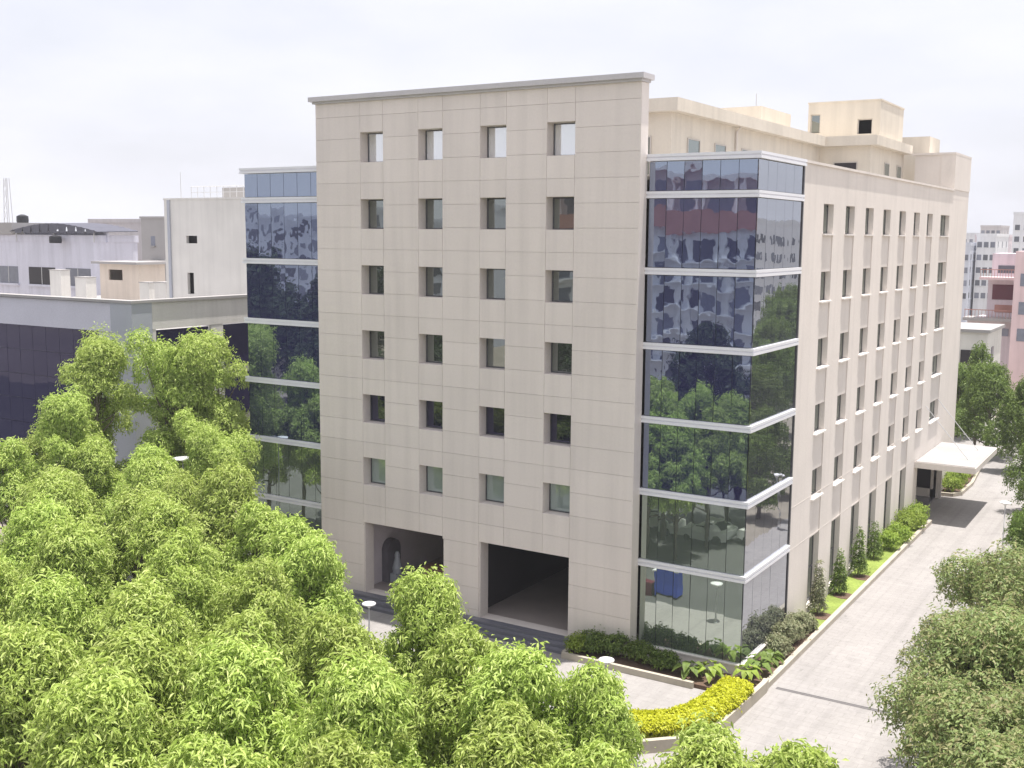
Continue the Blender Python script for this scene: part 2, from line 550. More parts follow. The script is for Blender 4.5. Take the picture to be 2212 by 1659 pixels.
def make_tree(h, crown_r, crown_z0, nclump, cr, dens, per, L, Wd, mat, droop, shape='dome', spread=0.6, trunk_r=0.16):
    """returns (trunk mesh, crown mesh): tapered trunk with limbs to every clump and leafy clumps"""
    cl = []
    for i in range(nclump):
        a = i * 2.39996 + random.uniform(-0.4, 0.4)
        t = (i + 0.5) / nclump
        if shape == 'dome':
            z = crown_z0 + (h - crown_z0) * (1 - t * 0.9) - cr * 0.6
            rr = crown_r * math.sqrt(t) * random.uniform(0.75, 1.1)
        elif shape == 'column':
            z = crown_z0 + (h - crown_z0) * t - cr * 0.3
            rr = crown_r * (1 - 0.75 * t) * random.uniform(0.3, 0.9)
        else:                        # open, irregular
            z = random.uniform(crown_z0, h - cr * 0.6)
            rr = crown_r * random.uniform(0.15, 1.0)
        k = cr * random.uniform(0.5, 1.3)
        cl.append((rr * math.cos(a), rr * math.sin(a), z, k, k * random.uniform(0.9, 1.45)))
    tm = MB()
    tx, ty = random.uniform(-.3, .3), random.uniform(-.3, .3)
    pts = [(0, 0, -0.1), (tx * .3, ty * .3, h * .25), (tx, ty, h * .5), (tx * .7, ty * .7, h * .85)]
    tm.tube(pts, [trunk_r * 1.25, trunk_r, trunk_r * .7, trunk_r * .22], 8)
    for (x, y, z, k, kz) in cl:
        zb = max(crown_z0 * 0.6, min(z - 0.3, h * 0.7) - 1.2 * random.uniform(0.5, 1.2))
        f = min(1, zb / (h * .5))
        b = Vector((tx * f, ty * f, zb))
        e = Vector((x, y, z))
        md = b.lerp(e, 0.5) + Vector((0, 0, -0.15 * (e - b).length * random.uniform(0, 1)))
        tm.tube([b, md, e], [trunk_r * .42, trunk_r * .28, trunk_r * .1], 5, cap=False)
    me = bpy.data.meshes.new('trunk')
    me.from_pydata([tuple(p) for p in tm.v], [], tm.f)
    me.polygons.foreach_set('use_smooth', [True] * len(me.polygons))
    me.materials.append(MT['bark'])
    cs, os_ = clump_points(cl, dens)
    cm = leaf_mesh('crown', cs, os_, per, L, Wd, mat, droop, spread)
    return me, cm


def place_tree(name, meshes, loc, label, group, rz, sc=1.0, sz=None, cat='tree', parts=('trunk', 'crown')):
    e = thing(name, loc, label, cat, group)
    e.rotation_euler = (0, 0, rz)
    e.scale = (sc, sc, sz or sc)
    for nm, me in zip(parts, meshes):
        o = bpy.data.objects.new(nm, me)
        C.objects.link(o)
        o.parent = e
    return e


# ================================================================== THE SETTING
g = MB().add([(-2500, -1500, 0), (2500, -1500, 0), (2500, 4000, 0), (-2500, 4000, 0)], [(0, 1, 2, 3)]).build('ground', MT['earth'])
tag(g, kind='structure')
p = MB().add([(-34, -7.2, .008), (3.4, -7.2, .008), (5.2, -9.4, .008), (7.3, -11.5, .008), (7.3, -60, .008), (18, -60, .008), (17, -12, .008), (14.6, 4, .008), (13.4, 40, .008),
              (11.6, 62, .008), (9, 92, .008), (-5, 92, .008), (-5, 50, .008), (-34, 50, .008)], [tuple(range(14))]).build('driveway_paving', MT['pave'])
tag(p, kind='structure')
rd = MB().add([(-160, -46, .004), (120, -46, .004), (120, -7.0, .004), (-160, -7.0, .004)], [(0, 1, 2, 3)]).build('road', MT['asphalt'])
tag(rd, kind='structure')

# ================================================================== OFFICE BUILDING
OB = thing('office_building', (-10, 20, 0), 'large beige and grey tiled office block with glass corner bays', 'building')
XL, XR, YB, YG, XC, YE = -19.6, 0.42, 0.8, 0.82, 5.93, 52.0
WX = [-16.415 + 3.928 * k for k in range(4)]
WW, WH = 1.572, 1.6
WT = [26.396 - 3.6 * k for k in range(6)]
TOPW = 28.15
FLOOR = 0.5
holes = [(x, x + WW, t - WH, t) for x in WX for t in WT]
D1 = (-16.35, -10.85, FLOOR, 4.62)
D2 = (-8.46, -3.05, FLOOR, 4.68)
fwall = wall('y', 0.045, YB, XL + .01, XR - .01, 0, TOPW, holes + [D1, D2]).build('front_wall', MT['tile_joint'], OB)
# cladding panels, each a piece of its own, 20 mm joints
cols = [XL] + [v for x in WX for v in (x, x + WW)] + [XR]
seams = [0.0, 0.5] + [27.28 - 1.2 * k for k in range(22, -1, -1)]
seams = [0.0] + [s for s in seams if s > 0.6] + [TOPW]
GP = 0.007
allh = holes + [D1, D2]
for i in range(len(cols) - 1):
    a, b = cols[i], cols[i + 1]
    cz = sorted(set(seams + [z for h in allh if h[0] < (a + b) / 2 < h[1] for z in h[2:]]))
    zs = [cz[0]]
    for z in cz[1:]:
        zs.append(z)
    for j in range(len(zs) - 1):
        mz = (zs[j] + zs[j + 1]) / 2
        if any(h[0] < (a + b) / 2 < h[1] and h[2] < mz < h[3] for h in allh) or zs[j + 1] - zs[j] < 0.03:
            continue
        # the wide pier columns beside the doors may be cut by a door edge
        segs = [(a, b)]
        for h in (D1, D2):
            if h[2] < mz < h[3]:
                ns = []
                for (p0, p1) in segs:
                    if p1 <= h[0] + .05 or p0 >= h[1] - .05:
                        ns.append((p0, p1))
                    else:
                        if p0 < h[0] - .05:
                            ns.append((p0, h[0]))
                        if p1 > h[1] + .05:
                            ns.append((h[1], p1))
                segs = ns
        for (p0, p1) in segs:
            dy = random.uniform(-0.004, 0.004)
            piece('panel', p0 + GP, p1 - GP, 0.0 + dy, 0.05, zs[j] + GP, zs[j + 1] - GP, MT['tile'], fwall)
# coping with a drip
cp = MB().box(XL - .28, XR + .24, -.30, YB + .12, TOPW + .02, TOPW + .27)
cp.box(XL - .12, XR + .10, -.14, YB + .02, TOPW - .10, TOPW + .018)
cp.build('coping', MT['coping'], OB)
# side cheek of the tall wall
MB().box(XR - .008, XR + .03, 0.002, YB - .02, 0.01, TOPW - .11).build('return_cheek', MT['tile'], OB)
# front windows
for x in WX:
    for k, t in enumerate(WT):
        w = MB()
        f = 0.06
        y0, y1 = 0.66, 0.74
        w.box(x + .01, x + f, y0, y1, t - WH + .01, t - .01)
        w.box(x + WW - f, x + WW - .01, y0, y1, t - WH + .01, t - .01)
        w.box(x + f + .002, x + WW - f - .002, y0, y1, t - f, t - .01)
        w.box(x + f + .002, x + WW - f - .002, y0, y1, t - WH + .01, t - WH + f)
        wo_ = w.build('window', MT['frame'], OB)
        gm = MT['win_curtain'] if k == 0 else MT['win_navy'] if k == 4 else MT['win_blind'] if k == 5 else MT['win']
        piece('pane', x + f + .004, x + WW - f - .004, 0.70, 0.715, t - WH + f + .004, t - f - .004, gm, wo_, 0.004)

# ---- lobby behind the two ground-floor openings
lb = MB()
lb.box(-17.6, -2.2, YB + .01, 14, FLOOR - .12, FLOOR - .004)
lb.build('lobby_floor', MT['lobbyfloor'], OB)
lw = MB()
lw.box(-17.1, -16.8, YB + .01, 14, FLOOR, 5.2)
lw.box(-16.8, -9.2, 9.0, 9.2, FLOOR, 5.2)
lw.box(-17.7, -9.0, YB + .01, 14, 5.2, 5.35)
lw.build('lobby_wall', MT['lobbywall'], OB)
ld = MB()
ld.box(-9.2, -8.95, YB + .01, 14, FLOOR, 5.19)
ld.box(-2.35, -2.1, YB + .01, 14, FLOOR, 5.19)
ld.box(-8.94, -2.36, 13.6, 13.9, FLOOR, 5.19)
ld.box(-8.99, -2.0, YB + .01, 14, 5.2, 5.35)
ld.build('lobby_wall', MT['dark'], OB)  # right room's shade put into near-black walls and ceiling
# base strip under doors / steps
st = MB()
for k in range(3):
    st.box(-17.2 + .001 * k, -2.6 - .001 * k, -1.18 + .36 * k, -1.18 + .36 * (k + 1) if k < 2 else 0.0, 0.0, 0.165 * (k + 1))
st.box(-16.34, -10.86, 0.001, YB, FLOOR - .15, FLOOR - .002)
st.box(-8.45, -3.06, 0.001, YB, FLOOR - .15, FLOOR - .002)
st.build('entrance_steps', MT['steps'], OB)

# ---- glass bays
ZB = [22.70 - 3.6 * k for k in range(6)]
LV = [(0.66, ZB[5])] + [(ZB[k] + .32, ZB[k - 1]) for k in range(5, 0, -1)] + [(ZB[0] + .32, 24.43)]


def bay(name, x0, x1, side):
    b = MB()
    # core wall right behind the glass
    b.box(x0 + .06, x1 - .10, YG + .10, YG + .3, 0, 24.4)
    if side:
        b.box(x1 - .30, x1 - .10, YG + .3, 7.35, 0, 24.4)
    root = b.build(name, MT['frame'], OB)
    nf = 6
    for lv, (z0, z1) in enumerate(LV):
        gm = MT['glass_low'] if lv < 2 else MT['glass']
        for i in range(nf):
            a = x0 + .10 + (x1 - x0 - .10 - (0.05 if side else .10)) * i / nf
            c = x0 + .10 + (x1 - x0 - .10 - (0.05 if side else .10)) * (i + 1) / nf
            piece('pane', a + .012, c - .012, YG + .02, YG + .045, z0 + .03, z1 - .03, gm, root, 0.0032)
        if side:
            for i in range(5):
                a = YG + .06 + (7.22 - YG - .06) * i / 5
                c = YG + .06 + (7.22 - YG - .06) * (i + 1) / 5
                piece('pane', x1 - .045, x1 - .02, a + .012, c - .012, z0 + .03, z1 - .03, MT['glass_side'], root, 0.0022)
    for zb in ZB + [24.43]:
        m = MB()
        pr = 0.10 if zb < 24 else 0.16
        ys = 7.36
        for (za, zc, q) in ((zb, zb + .13, pr), (zb + .13, zb + .19, pr - .06), (zb + .19, zb + .32, pr)):
            if side:
                m.prism([(x0, YG - q), (x1 + q, YG - q), (x1 + q, ys), (x1 - .28, ys), (x1 - .28, YG + .28), (x0, YG + .28)], za, zc)
            else:
                m.prism([(x0 - q, YG - q), (x1, YG - q), (x1, YG + .28), (x0 - q, YG + .28)], za, zc)
        m.build('floor_band', MT['band'], root)
    pl = MB()
    if side:
        pl.prism([(x0, YG - .06), (x1 + .06, YG - .06), (x1 + .06, 7.36), (x1 - .2, 7.36), (x1 - .2, YG + .2), (x0, YG + .2)], 0, 0.60)
    else:
        pl.box(x0 - .06, x1, YG - .06, YG + .2, 0, .6)
    pl.build('plinth', MT['cream'], root)
    sl = MB()
    if side:
        sl.prism([(x0, YG - .12), (x1 + .12, YG - .12), (x1 + .12, 7.37), (x1 - .18, 7.37), (x1 - .18, YG + .18), (x0, YG + .18)], 0.602, 0.672)
    else:
        sl.box(x0 - .1, x1, YG - .12, YG + .18, .602, .672)
    sl.build('sill', MT['sill'], root)
    return root


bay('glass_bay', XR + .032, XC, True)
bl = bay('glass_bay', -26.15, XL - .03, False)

# ---- side wall with recessed windows
SYS = [11.02 + 4.245 * k for k in range(7)]
SW = 1.84
ST = [22.69 - 3.6 * k for k in range(5)]
SH = 1.66
TOPS = 24.62
sh = []
for k, y in enumerate(SYS):
    sh.append((y, y + SW, (ST[4] - SH) if k == 6 else 0.55, ST[0]))
    # column slots run from the top window to the ground; spandrel panels fill between
Y8, W8 = 41.17, 3.3
sh.append((Y8, Y8 + W8, ST[4] - SH, ST[0]))
PORCH = (37.9, 45.3, 0.0, 4.05)
sh.append(PORCH)
swall = wall('x', XC, XC - .42, 7.38, YE, 0, TOPS, sh).build('side_wall', MT['cream'], OB)
for k, y in enumerate(SYS + [Y8]):
    wd = SW if k < 7 else W8
    for j, t in enumerate(ST):
        # spandrel below this window
        zt = t - SH - .001
        zb = ST[j + 1] + .001 if j < 4 else (4.5 if k < 6 else None)
        if zb is not None:
            piece('spandrel_panel', XC - .41, XC - .05, y + .004, y + wd - .004, zb, zt, MT['spandrel'], swall)
        piece('sill', XC - .40, XC + .13, y - .10, y + wd + .10, zt + .004, zt + .09, MT['sill'], swall)
        fr = MB()
        f = .05
        x1_, x0_ = XC - .30, XC - .36
        za = zt + .095
        fr.box(x0_, x1_, y + .005, y + f, za, t - .005)
        fr.box(x0_, x1_, y + wd - f, y + wd - .005, za, t - .005)
        fr.box(x0_, x1_, y + f + .002, y + wd - f - .002, t - f, t - .005)
        fr.box(x0_, x1_, y + f + .002, y + wd - f - .002, za, za + f)
        nm = 1 if k < 7 else 2
        for q in range(nm):
            yc = y + wd * (q + 1) / (nm + 1)
            fr.box(x0_, x1_ - .003, yc - .025, yc + .025, za + f + .002, t - f - .002)
        wo_ = fr.build('window', MT['frame'], OB)
        for q in range(nm + 1):
            ya = y + f + .004 if q == 0 else y + wd * q / (nm + 1) + .03
            yb = y + wd - f - .004 if q == nm else y + wd * (q + 1) / (nm + 1) - .03
            piece('pane', x0_ + .02, x0_ + .035, ya, yb, za + f + .004, t - f - .004, MT['win'], wo_, .004)
    if k < 6:                       # tall ground-floor window
        fr = MB()
        x1_, x0_ = XC - .30, XC - .36
        fr.box(x0_, x1_, y + .005, y + .06, .60, 4.49)
        fr.box(x0_, x1_, y + wd - .06, y + wd - .005, .60, 4.49)
        fr.box(x0_, x1_, y + .062, y + wd - .062, 4.42, 4.49)
        fr.box(x0_, x1_, y + .062, y + wd - .062, .60, .68)
        fr.box(x0_, x1_, y + .062, y + wd - .062, 2.5, 2.57)
        wo_ = fr.build('window', MT['frame'], OB)
        piece('pane', x0_ + .02, x0_ + .035, y + .064, y + wd - .064, .684, 2.496, MT['win'], wo_, .004)
        piece('pane', x0_ + .02, x0_ + .035, y + .064, y + wd - .064, 2.574, 4.416, MT['win'], wo_, .004)
# shallow string courses (grooves read as a thin line)
sc_ = MB()
for z in (4.62, 6.9):
    sc_.box(XC - .01, XC + .006, 7.53, 37.0, z, z + .03)
sc_.box(XC - .12, XC + .10, 7.36, 45.5, TOPS + .002, TOPS + .13)
sc_.build('string_course', MT['cream'], swall)
MB().box(XC - .42, XC + .02, 7.375, 7.52, .01, TOPS - .01).build('corner_trim', MT['frame'], swall)

# main roof deck and hidden faces
bk = MB()
bk.box(-26.1, XC - .44, 1.2, YE, 23.6, 23.75)
bk.box(-26.1, -25.8, 1.2, YE, 0, 24.5)
bk.box(-25.79, XC - .44, YE - .3, YE, 0, 24.5)
bk.box(XC - 1.2, XC - .75, 7.4, 37.8, 0, 23.55)
bk.build('roof_deck', MT['roofing'], OB)
pp = MB()
pp.box(-26.0, XL - .05, 1.15, 1.4, 23.8, 24.7)
pp.box(XR + .05, XC - .3, 1.15, 1.4, 23.8, 24.7)
pp.build('parapet', MT['cream'], OB)

# ---- end tower of the side wall
MB().box(2.9, XC + .004, 45.5, YE + .004, 24.0, 27.45).build('end_tower', MT['cream'], OB)
MB().box(4.9, XC + .05, 45.44, YE + .03, 24.76, 27.449).build('end_pier', MT['cream'], OB)
MB().box(2.7, XC + .06, 45.38, YE + .05, 27.452, 27.62).build('tower_coping', MT['cream'], OB)
MB().box(0.2, 3.0, 50.0, 54.0, 24.0, 29.3).build('stair_head', MT['cream2'], OB)

# ---- penthouse with projecting cornice
PH = 27.58
pent = MB()
pent.prism([(-19, 8.6), (-1.85, 8.6), (-1.85, 35.6), (1.9, 35.6), (1.9, 46.0), (-19, 46.0)], 23.76, PH)
ph = pent.build('penthouse_wall', MT['cream2'], OB)
cn = MB()
cn.prism([(-19.6, 8.0), (-1.25, 8.0), (-1.25, 35.0), (2.5, 35.0), (2.5, 46.2), (-19.6, 46.2)], PH + .002, PH + .70)
cn.build('cornice', MT['cream2'], OB)
pw = [(('x', -1.85), 10.8, 12.6, 24.6, 26.38), (('x', -1.85), 14.85, 16.65, 24.6, 26.38), (('x', -1.85), 19.3, 21.1, 24.6, 26.38),
      (('x', 1.9), 39.7, 41.2, 24.8, 26.6), (('x', 1.9), 43.6, 45.1, 24.8, 26.6),
      (('y', 35.6), -.76, 1.0, 24.4, 26.45), (('y', 8.6), -3.7, -3.0, 24.2, 26.35)]
for (ax, c), a, b, z0, z1 in pw:
    fr = MB()
    t = .07
    for (ua, ub, za, zb_) in ((a, a + t, z0, z1), (b - t, b, z0, z1), (a + t, b - t, z1 - t, z1), (a + t, b - t, z0, z0 + t)):
        if ax == 'x':
            fr.box(c + .005, c + .06, ua, ub, za, zb_)
        else:
            fr.box(ua, ub, c - .06, c - .005, za, zb_)
    wo_ = fr.build('window', MT['reveal'], OB)
    if ax == 'x':
        piece('pane', c + .004, c + .02, a + t, b - t, z0 + t, z1 - t, MT['win'], wo_)
    else:
        piece('pane', a + t, b - t, c - .02, c - .004, z0 + t, z1 - t, MT['dark'] if c > 20 else MT['win'], wo_)
dpipe = MB().tube([(-1.75, 18.2, 23.8), (-1.75, 18.2, 27.3), (-1.5, 18.2, 27.57)], [.07, .07, .07], 8).build('downpipe', MT['spandrel'], OB)
# lift motor room and a low water room on the penthouse roof
lm = MB()
hl = [(0.05, 1.15, 28.7, 29.8), (-3.55, -2.8, 28.9, 30.3)]
wall('y', 38.6, 38.9, -3.75, 1.72, PH + .71, 31.1, hl).build('lift_room', MT['cream2'], OB)
lm.box(1.42, 1.72, 38.91, 45.6, PH + .71, 31.1)
lm.box(-3.75, -3.45, 38.91, 45.6, PH + .71, 31.1)
lm.box(-3.75, 1.72, 45.61, 45.9, PH + .71, 31.1)
lm.box(-3.80, 1.78, 38.55, 45.95, 31.102, 31.22)
lm.build('lift_room', MT['cream2'], OB)
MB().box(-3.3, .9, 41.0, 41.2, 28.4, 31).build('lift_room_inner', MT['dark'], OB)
for h in hl:
    fr = MB()
    fr.box(h[0] + .01, h[0] + .07, 38.7, 38.76, h[2] + .01, h[3] - .01)
    fr.box(h[1] - .07, h[1] - .01, 38.7, 38.76, h[2] + .01, h[3] - .01)
    fr.box(h[0] + .072, h[1] - .072, 38.7, 38.76, h[3] - .07, h[3] - .01)
    fr.build('window', MT['reveal'], OB)
piece('pane', -3.5, -2.85, 38.72, 38.735, 28.95, 30.22, MT['win'], ph)
MB().box(-9.0, -4.4, 29.8, 36.4, PH + .705, 30.15).build('water_room', MT['cream2'], OB)
MB().tube([(-5.0, 30.4, 30.1), (-5.0, 30.4, 31.1)], [.04, .03], 6).build('roof_vent_pipe', MT['pole'], OB)

# ---- porch, canopy and stays
po = MB()
po.box(3.2, 3.4, 37.7, 45.3, 0, 4.3)
po.box(3.41, XC - .43, 37.7, 37.88, 0, 4.3)
po.box(3.2, XC - .43, 37.7, 45.5, 4.3, 4.45)
po.build('porch_wall', MT['spandrel'], OB)
MB().box(3.2, XC - .0, 37.8, 45.29, 0.01, .02).build('porch_floor', MT['steps'], OB)
wall('y', 45.30, 45.48, 3.41, 6.35, 0, 4.04, [(4.3, 5.75, .7, 3.5)]).build('porch_screen', MT['cream'], OB)
piece('pane', 4.3, 5.75, 45.38, 45.40, .7, 3.5, MT['dark'], OB)
fr = MB()
for k in range(3):
    fr.box(3.42, 3.5, 38.4 + 2.2 * k, 38.5 + 2.2 * k, .02, 3.4)
fr.box(3.42, 3.5, 38.4, 42.9, 3.4, 3.5)
dr = fr.build('entrance_door', MT['frame'], OB)
for k in range(2):
    piece('pane', 3.43, 3.45, 38.5 + 2.2 * k, 40.6 + 2.2 * k, .02, 3.4, MT['win'], dr)
ca = MB()
ca.box(XC + .02, 10.2, 36.8, 46.4, 3.98, 4.42)
can = ca.build('canopy', MT['cream'], OB)
MB().box(XC + .05, 10.14, 36.86, 46.34, 4.422, 4.47).build('canopy_top', MT['nb_white'], can)
for ys_ in (39.6, 44.0):
    MB().tube([(XC, ys_, 8.3), (9.2, ys_, 4.45)], [.025, .025], 6).build('stay_rod', MT['pole'], can)

# ---- free-standing things in the lobby
ar = MB()
prof = [(-.62, 0), (.62, 0), (.62, 1.9)] + [(.62 * math.cos(t), 1.9 + .62 * math.sin(t)) for t in np.linspace(0.2, math.pi - .2, 9)] + [(-.62, 1.9)]
vs_ = [(-16.79, 2.7 + a, FLOOR + b) for a, b in prof] + [(-16.35, 2.7 + a, FLOOR + b) for a, b in prof]
nP = len(prof)
ar.add(vs_, [tuple(range(nP)), tuple(range(2 * nP - 1, nP - 1, -1))] + [(i, nP + i, nP + (i + 1) % nP, (i + 1) % nP) for i in range(nP)])
sh_ = thing('arched_shrine', (-16.6, 2.7, FLOOR), 'dark arched stone shrine against the lobby wall inside the left entrance', 'shrine')
ar.build('arch', MT['darkstone'], sh_)
MB().box(-16.349, -15.9, 2.3, 3.1, FLOOR, FLOOR + .5).build('pedestal', MT['nb_column'], sh_)
MB().lathe(-16.12, 2.7, [(.26, 1.0), (.30, 1.3), (.2, 1.7), (.16, 1.9), (.17, 2.1), (.08, 2.3)], 10).build('idol', MT['nb_column'], sh_)
dk = thing('reception_desk', (-13.0, 3.4, FLOOR), 'brown wooden desk inside the left entrance opening', 'desk')
MB().box(-14.4, -11.4, 3.0, 3.1, FLOOR, FLOOR + 1.0).build('front_panel', MT['wood'], dk)
MB().box(-14.5, -11.3, 2.9, 3.9, FLOOR + 1.002, FLOOR + 1.08).build('desk_top', MT['wood'], dk)
MB().box(-14.4, -14.3, 3.101, 3.8, FLOOR, FLOOR + 1.0).build('side_panel', MT['wood'], dk)
MB().box(-11.5, -11.4, 3.101, 3.8, FLOOR, FLOOR + 1.0).build('side_panel', MT['wood'], dk)

# ================================================================== PLANTERS AND BEDS
def kerb(name, pts, w, z1, label, cat='kerb'):
    m = MB()
    for (a, b) in zip(pts[:-1], pts[1:]):
        a_, b_ = Vector((*a, 0)), Vector((*b, 0))
        d = (b_ - a_).normalized()
        n_ = Vector((-d.y, d.x, 0)) * w / 2
        m.prism([(a_ + n_)[:2], (a_ - n_)[:2], (b_ - n_)[:2], (b_ + n_)[:2]][::-1], 0, z1 - random.uniform(0, .004))
    o = m.build(name, MT['kerb'])
    return tag(o, label, cat)


kerb('planter_kerb', [(7.35, 0.2), (7.35, 36.4)], .26, .30, 'long cream kerb between the side bed and the driveway')
kerb('planter_kerb', [(-2.5, -1.55), (4.5, -1.55)], .2, .32, 'cream kerb along the shaded bed in front of the glass corner')
kerb('planter_kerb', [(-2.5, -1.4), (-2.5, 0.0)], .2, .318, 'short cream kerb return beside the entrance steps')
kerb('planter_wall', [(3.0, -9.9), (5.2, -8.9), (7.3, -6.9), (7.45, -0.2), (7.40, 0.2)], .24, .55, 'cream planter wall bending around the yellow hedge', 'planter wall')
kerb('planter_kerb', [(6.2, 46.4), (7.0, 46.5), (7.5, 47.4), (7.6, 52), (7.0, 60)], .24, .3, 'curved cream kerb around the hedge bed beyond the canopy')
tag(MB().prism([(-2.4, -1.45), (7.2, -1.45), (7.2, 0.74), (-2.4, 0.0)], 0.0, .2).build('soil_bed', MT['soil']), 'dark soil bed at the foot of the glass corner', 'planting bed')
tag(MB().prism([(6.0, 0.76), (7.22, 0.76), (7.22, 9.0), (6.0, 9.0)], 0.0, .21).build('soil_bed', MT['soil']), 'soil bed along the side of the glass bay', 'planting bed')
tag(MB().prism([(5.96, 9.01), (7.22, 9.01), (7.22, 36.3), (5.96, 36.3)], 0.0, .2).build('lawn_strip', MT['grass']), 'narrow green lawn strip along the side wall', 'lawn')
tag(MB().prism([(4.0, -9.2), (5.0, -8.75), (7.1, -6.8), (7.25, -1.5), (5.4, -1.5), (5.0, -4.5), (3.5, -7.0)], 0.0, .22).build('soil_bed', MT['soil']), 'soil bed under the yellow hedge', 'planting bed')
tag(MB().prism([(6.0, 46.6), (6.95, 46.65), (7.35, 47.5), (7.45, 52), (6.8, 60), (6.0, 60)], 0.0, .2).build('soil_bed', MT['soil']), 'planted bed beyond the canopy', 'planting bed')
# drain channel across the drive
dg = thing('drain_channel', (11.2, .62, 0), 'dark iron drain grating crossing the driveway', 'drain')
MB().box(7.75, 16.2, .52, .56, .0, .014).build('rim', MT['drain'], dg)
MB().box(7.75, 16.2, .72, .76, .0, .014).build('rim', MT['drain'], dg)
gb = MB()
for k in range(200):
    gb.box(7.76 + .042 * k, 7.785 + .042 * k, .562, .718, .0, .012)
tag(gb.build('grating', MT['drain'], dg), kind='stuff')
# dark soil rings of the shrubs in the lawn
# ---- shrubs
def shrub(name, x, y, z, r, h, mat, n, per, L, Wd, label, cat='shrub', shape='ball', droop=.25, group=None, stem=True):
    e = thing(name, (x, y, z), label, cat, group)
    cl = []
    if shape == 'ball':
        for i in range(5):
            a = i * 1.3 + random.random()
            cl.append((r * .45 * math.cos(a), r * .45 * math.sin(a), h * random.uniform(.35, .6), r * .62, h * .42))
    elif shape == 'cone':
        for i in range(6):
            t = i / 5
            cl.append((random.uniform(-.05, .05), random.uniform(-.05, .05), h * (.18 + .75 * t), r * (1 - .68 * t), h * .15))
    cs, os_ = clump_points(cl, n / max(1e-6, sum(c[3] ** 2 for c in cl)))
    o = bpy.data.objects.new('foliage', leaf_mesh('foliage', cs, os_, per, L, Wd, mat, droop))
    C.objects.link(o)
    o.parent = e
    if stem:
        MB().tube([(x, y, z - .05), (x + .02, y, z + h * .3), (x, y, z + h * .8)], [.05, .035, .01], 6).build('stem', MT['bark'], e)
    return e


front = [(-2.1, -.8, .55, .95, 'fresh', 'small pale leafy shrub beside the entrance steps'),
         (-1.2, -.35, .75, 1.2, 'deep', 'dark rounded shrub against the tiled wall by the steps'),
         (-.1, -.3, .75, 1.25, 'deep', 'dark shrub at the seam of tiled wall and glass'),
         (1.2, -.35, .7, 1.0, 'deep', 'dark low shrub under the left end of the glass corner'),
         (2.5, -.4, .65, .85, 'deep', 'dark low shrub under the middle of the glass corner')]
for x, y, r, h, m, lab in front:
    shrub('shrub', x, y, .18, r, h, LEAF[m], 420, 4, .16, .07, lab, group='shrubs in the shaded front bed')


def broad_plant(x, y, z, n, L, label, mat, group=None):
    """rosette of large leaves on arching stalks: stalks and leaves are separate pieces"""
    e = thing('broad_leaf_plant', (x, y, z), label, 'plant', group)
    for k in range(n):
        a = k * 2.4 + random.uniform(-.3, .3)
        r = L * random.uniform(.5, 1.1)
        hgt = L * random.uniform(.7, 1.5)
        d = Vector((math.cos(a), math.sin(a), 0))
        s = Vector((-d.y, d.x, 0))
        b = Vector((x, y, z)) + d * r * .55 + Vector((0, 0, hgt))
        w = L * .38
        m = MB()
        P_ = [b, b + d * L * .3 + s * w + Vector((0, 0, .05)), b + d * L * .75 + s * w * .6 - Vector((0, 0, .1)), b + d * L * 1.05 - Vector((0, 0, .3)),
              b + d * L * .75 - s * w * .6 - Vector((0, 0, .1)), b + d * L * .3 - s * w + Vector((0, 0, .05)), b + d * L * .5 + Vector((0, 0, -.02))]
        m.add(P_, [(0, 1, 6), (1, 2, 6), (2, 3, 6), (3, 4, 6), (4, 5, 6), (5, 0, 6)])
        lf = m.build('leaf', mat, e)
        MB().tube([(x, y, z), Vector((x, y, z)) + d * r * .3 + Vector((0, 0, hgt * .7)), b], [.018, .015, .01], 4, cap=False).build('stalk', LEAF['deep'], lf)
    return e


broad_plant(3.9, -.75, .18, 16, .55, 'large-leaved plant at the right end of the front bed', LEAF['deep'])
broad_plant(4.9, -.55, .18, 14, .55, 'large-leaved plant below the glass corner edge', LEAF['fresh'])
broad_plant(6.55, 1.4, .18, 16, .55, 'large-leaved plant just round the glass corner', LEAF['deep'])
broad_plant(6.65, 2.9, .18, 16, .5, 'second large-leaved plant along the glass side', LEAF['deep'])
broad_plant(6.45, .2, .18, 12, .5, 'fresh green large-leaved plant between hedge tip and glass corner', LEAF['fresh'])
for i, (x, y, r, h, m, lab) in enumerate([
        (6.6, 4.2, .62, 1.25, 'dusty', 'dusty grey-green shrub beside the middle of the glass side'),
        (6.5, 5.3, .6, 1.5, 'dusty', 'taller dusty shrub near the end of the glass side'),
        (6.7, 6.4, .6, 1.2, 'dusty', 'dusty shrub at the end of the glass side'),
        (6.6, 7.5, .6, 1.3, 'dusty', 'dusty shrub at the first cream pier'),
        (6.7, 8.5, .5, .95, 'dusty', 'low dry shrub where soil bed meets lawn')]):
    shrub('shrub', x, y, .18, r, h, LEAF[m], 420, 4, .15, .065, lab, group='dusty shrubs along the glass side')
for i, (x, y, r, h, lab) in enumerate([(6.45, 11.4, .42, 2.9, 'slim upright shrub nearest the glass bay on the side lawn'),
                                       (6.45, 15.6, .46, 2.5, 'second upright shrub from the glass bay, with bright tips'),
                                       (6.45, 19.8, .48, 3.0, 'darkest upright cone shrub on the side lawn')]):
    shrub('cone_shrub', x, y, .18, r, h, LEAF['deep' if i != 0 else 'dusty'], 520, 4, .15, .06, lab, shape='cone', group='upright shrubs on the side lawn')
    tag(MB().lathe(x + .35, y - .2, [(.62, .19), (.60, .225), (.3, .24), (.02, .235)], 16).build('soil_ring', MT['soil']),
        ['dug soil ring under the slim upright shrub', 'dug soil ring under the second upright shrub', 'dug soil ring under the darkest cone shrub'][i], 'soil ring')
shrub('cone_shrub', 6.3, 24.2, .18, .5, 2.3, LEAF['deep'], 420, 4, .15, .06, 'dark upright shrub before the clipped light green bushes', shape='cone')
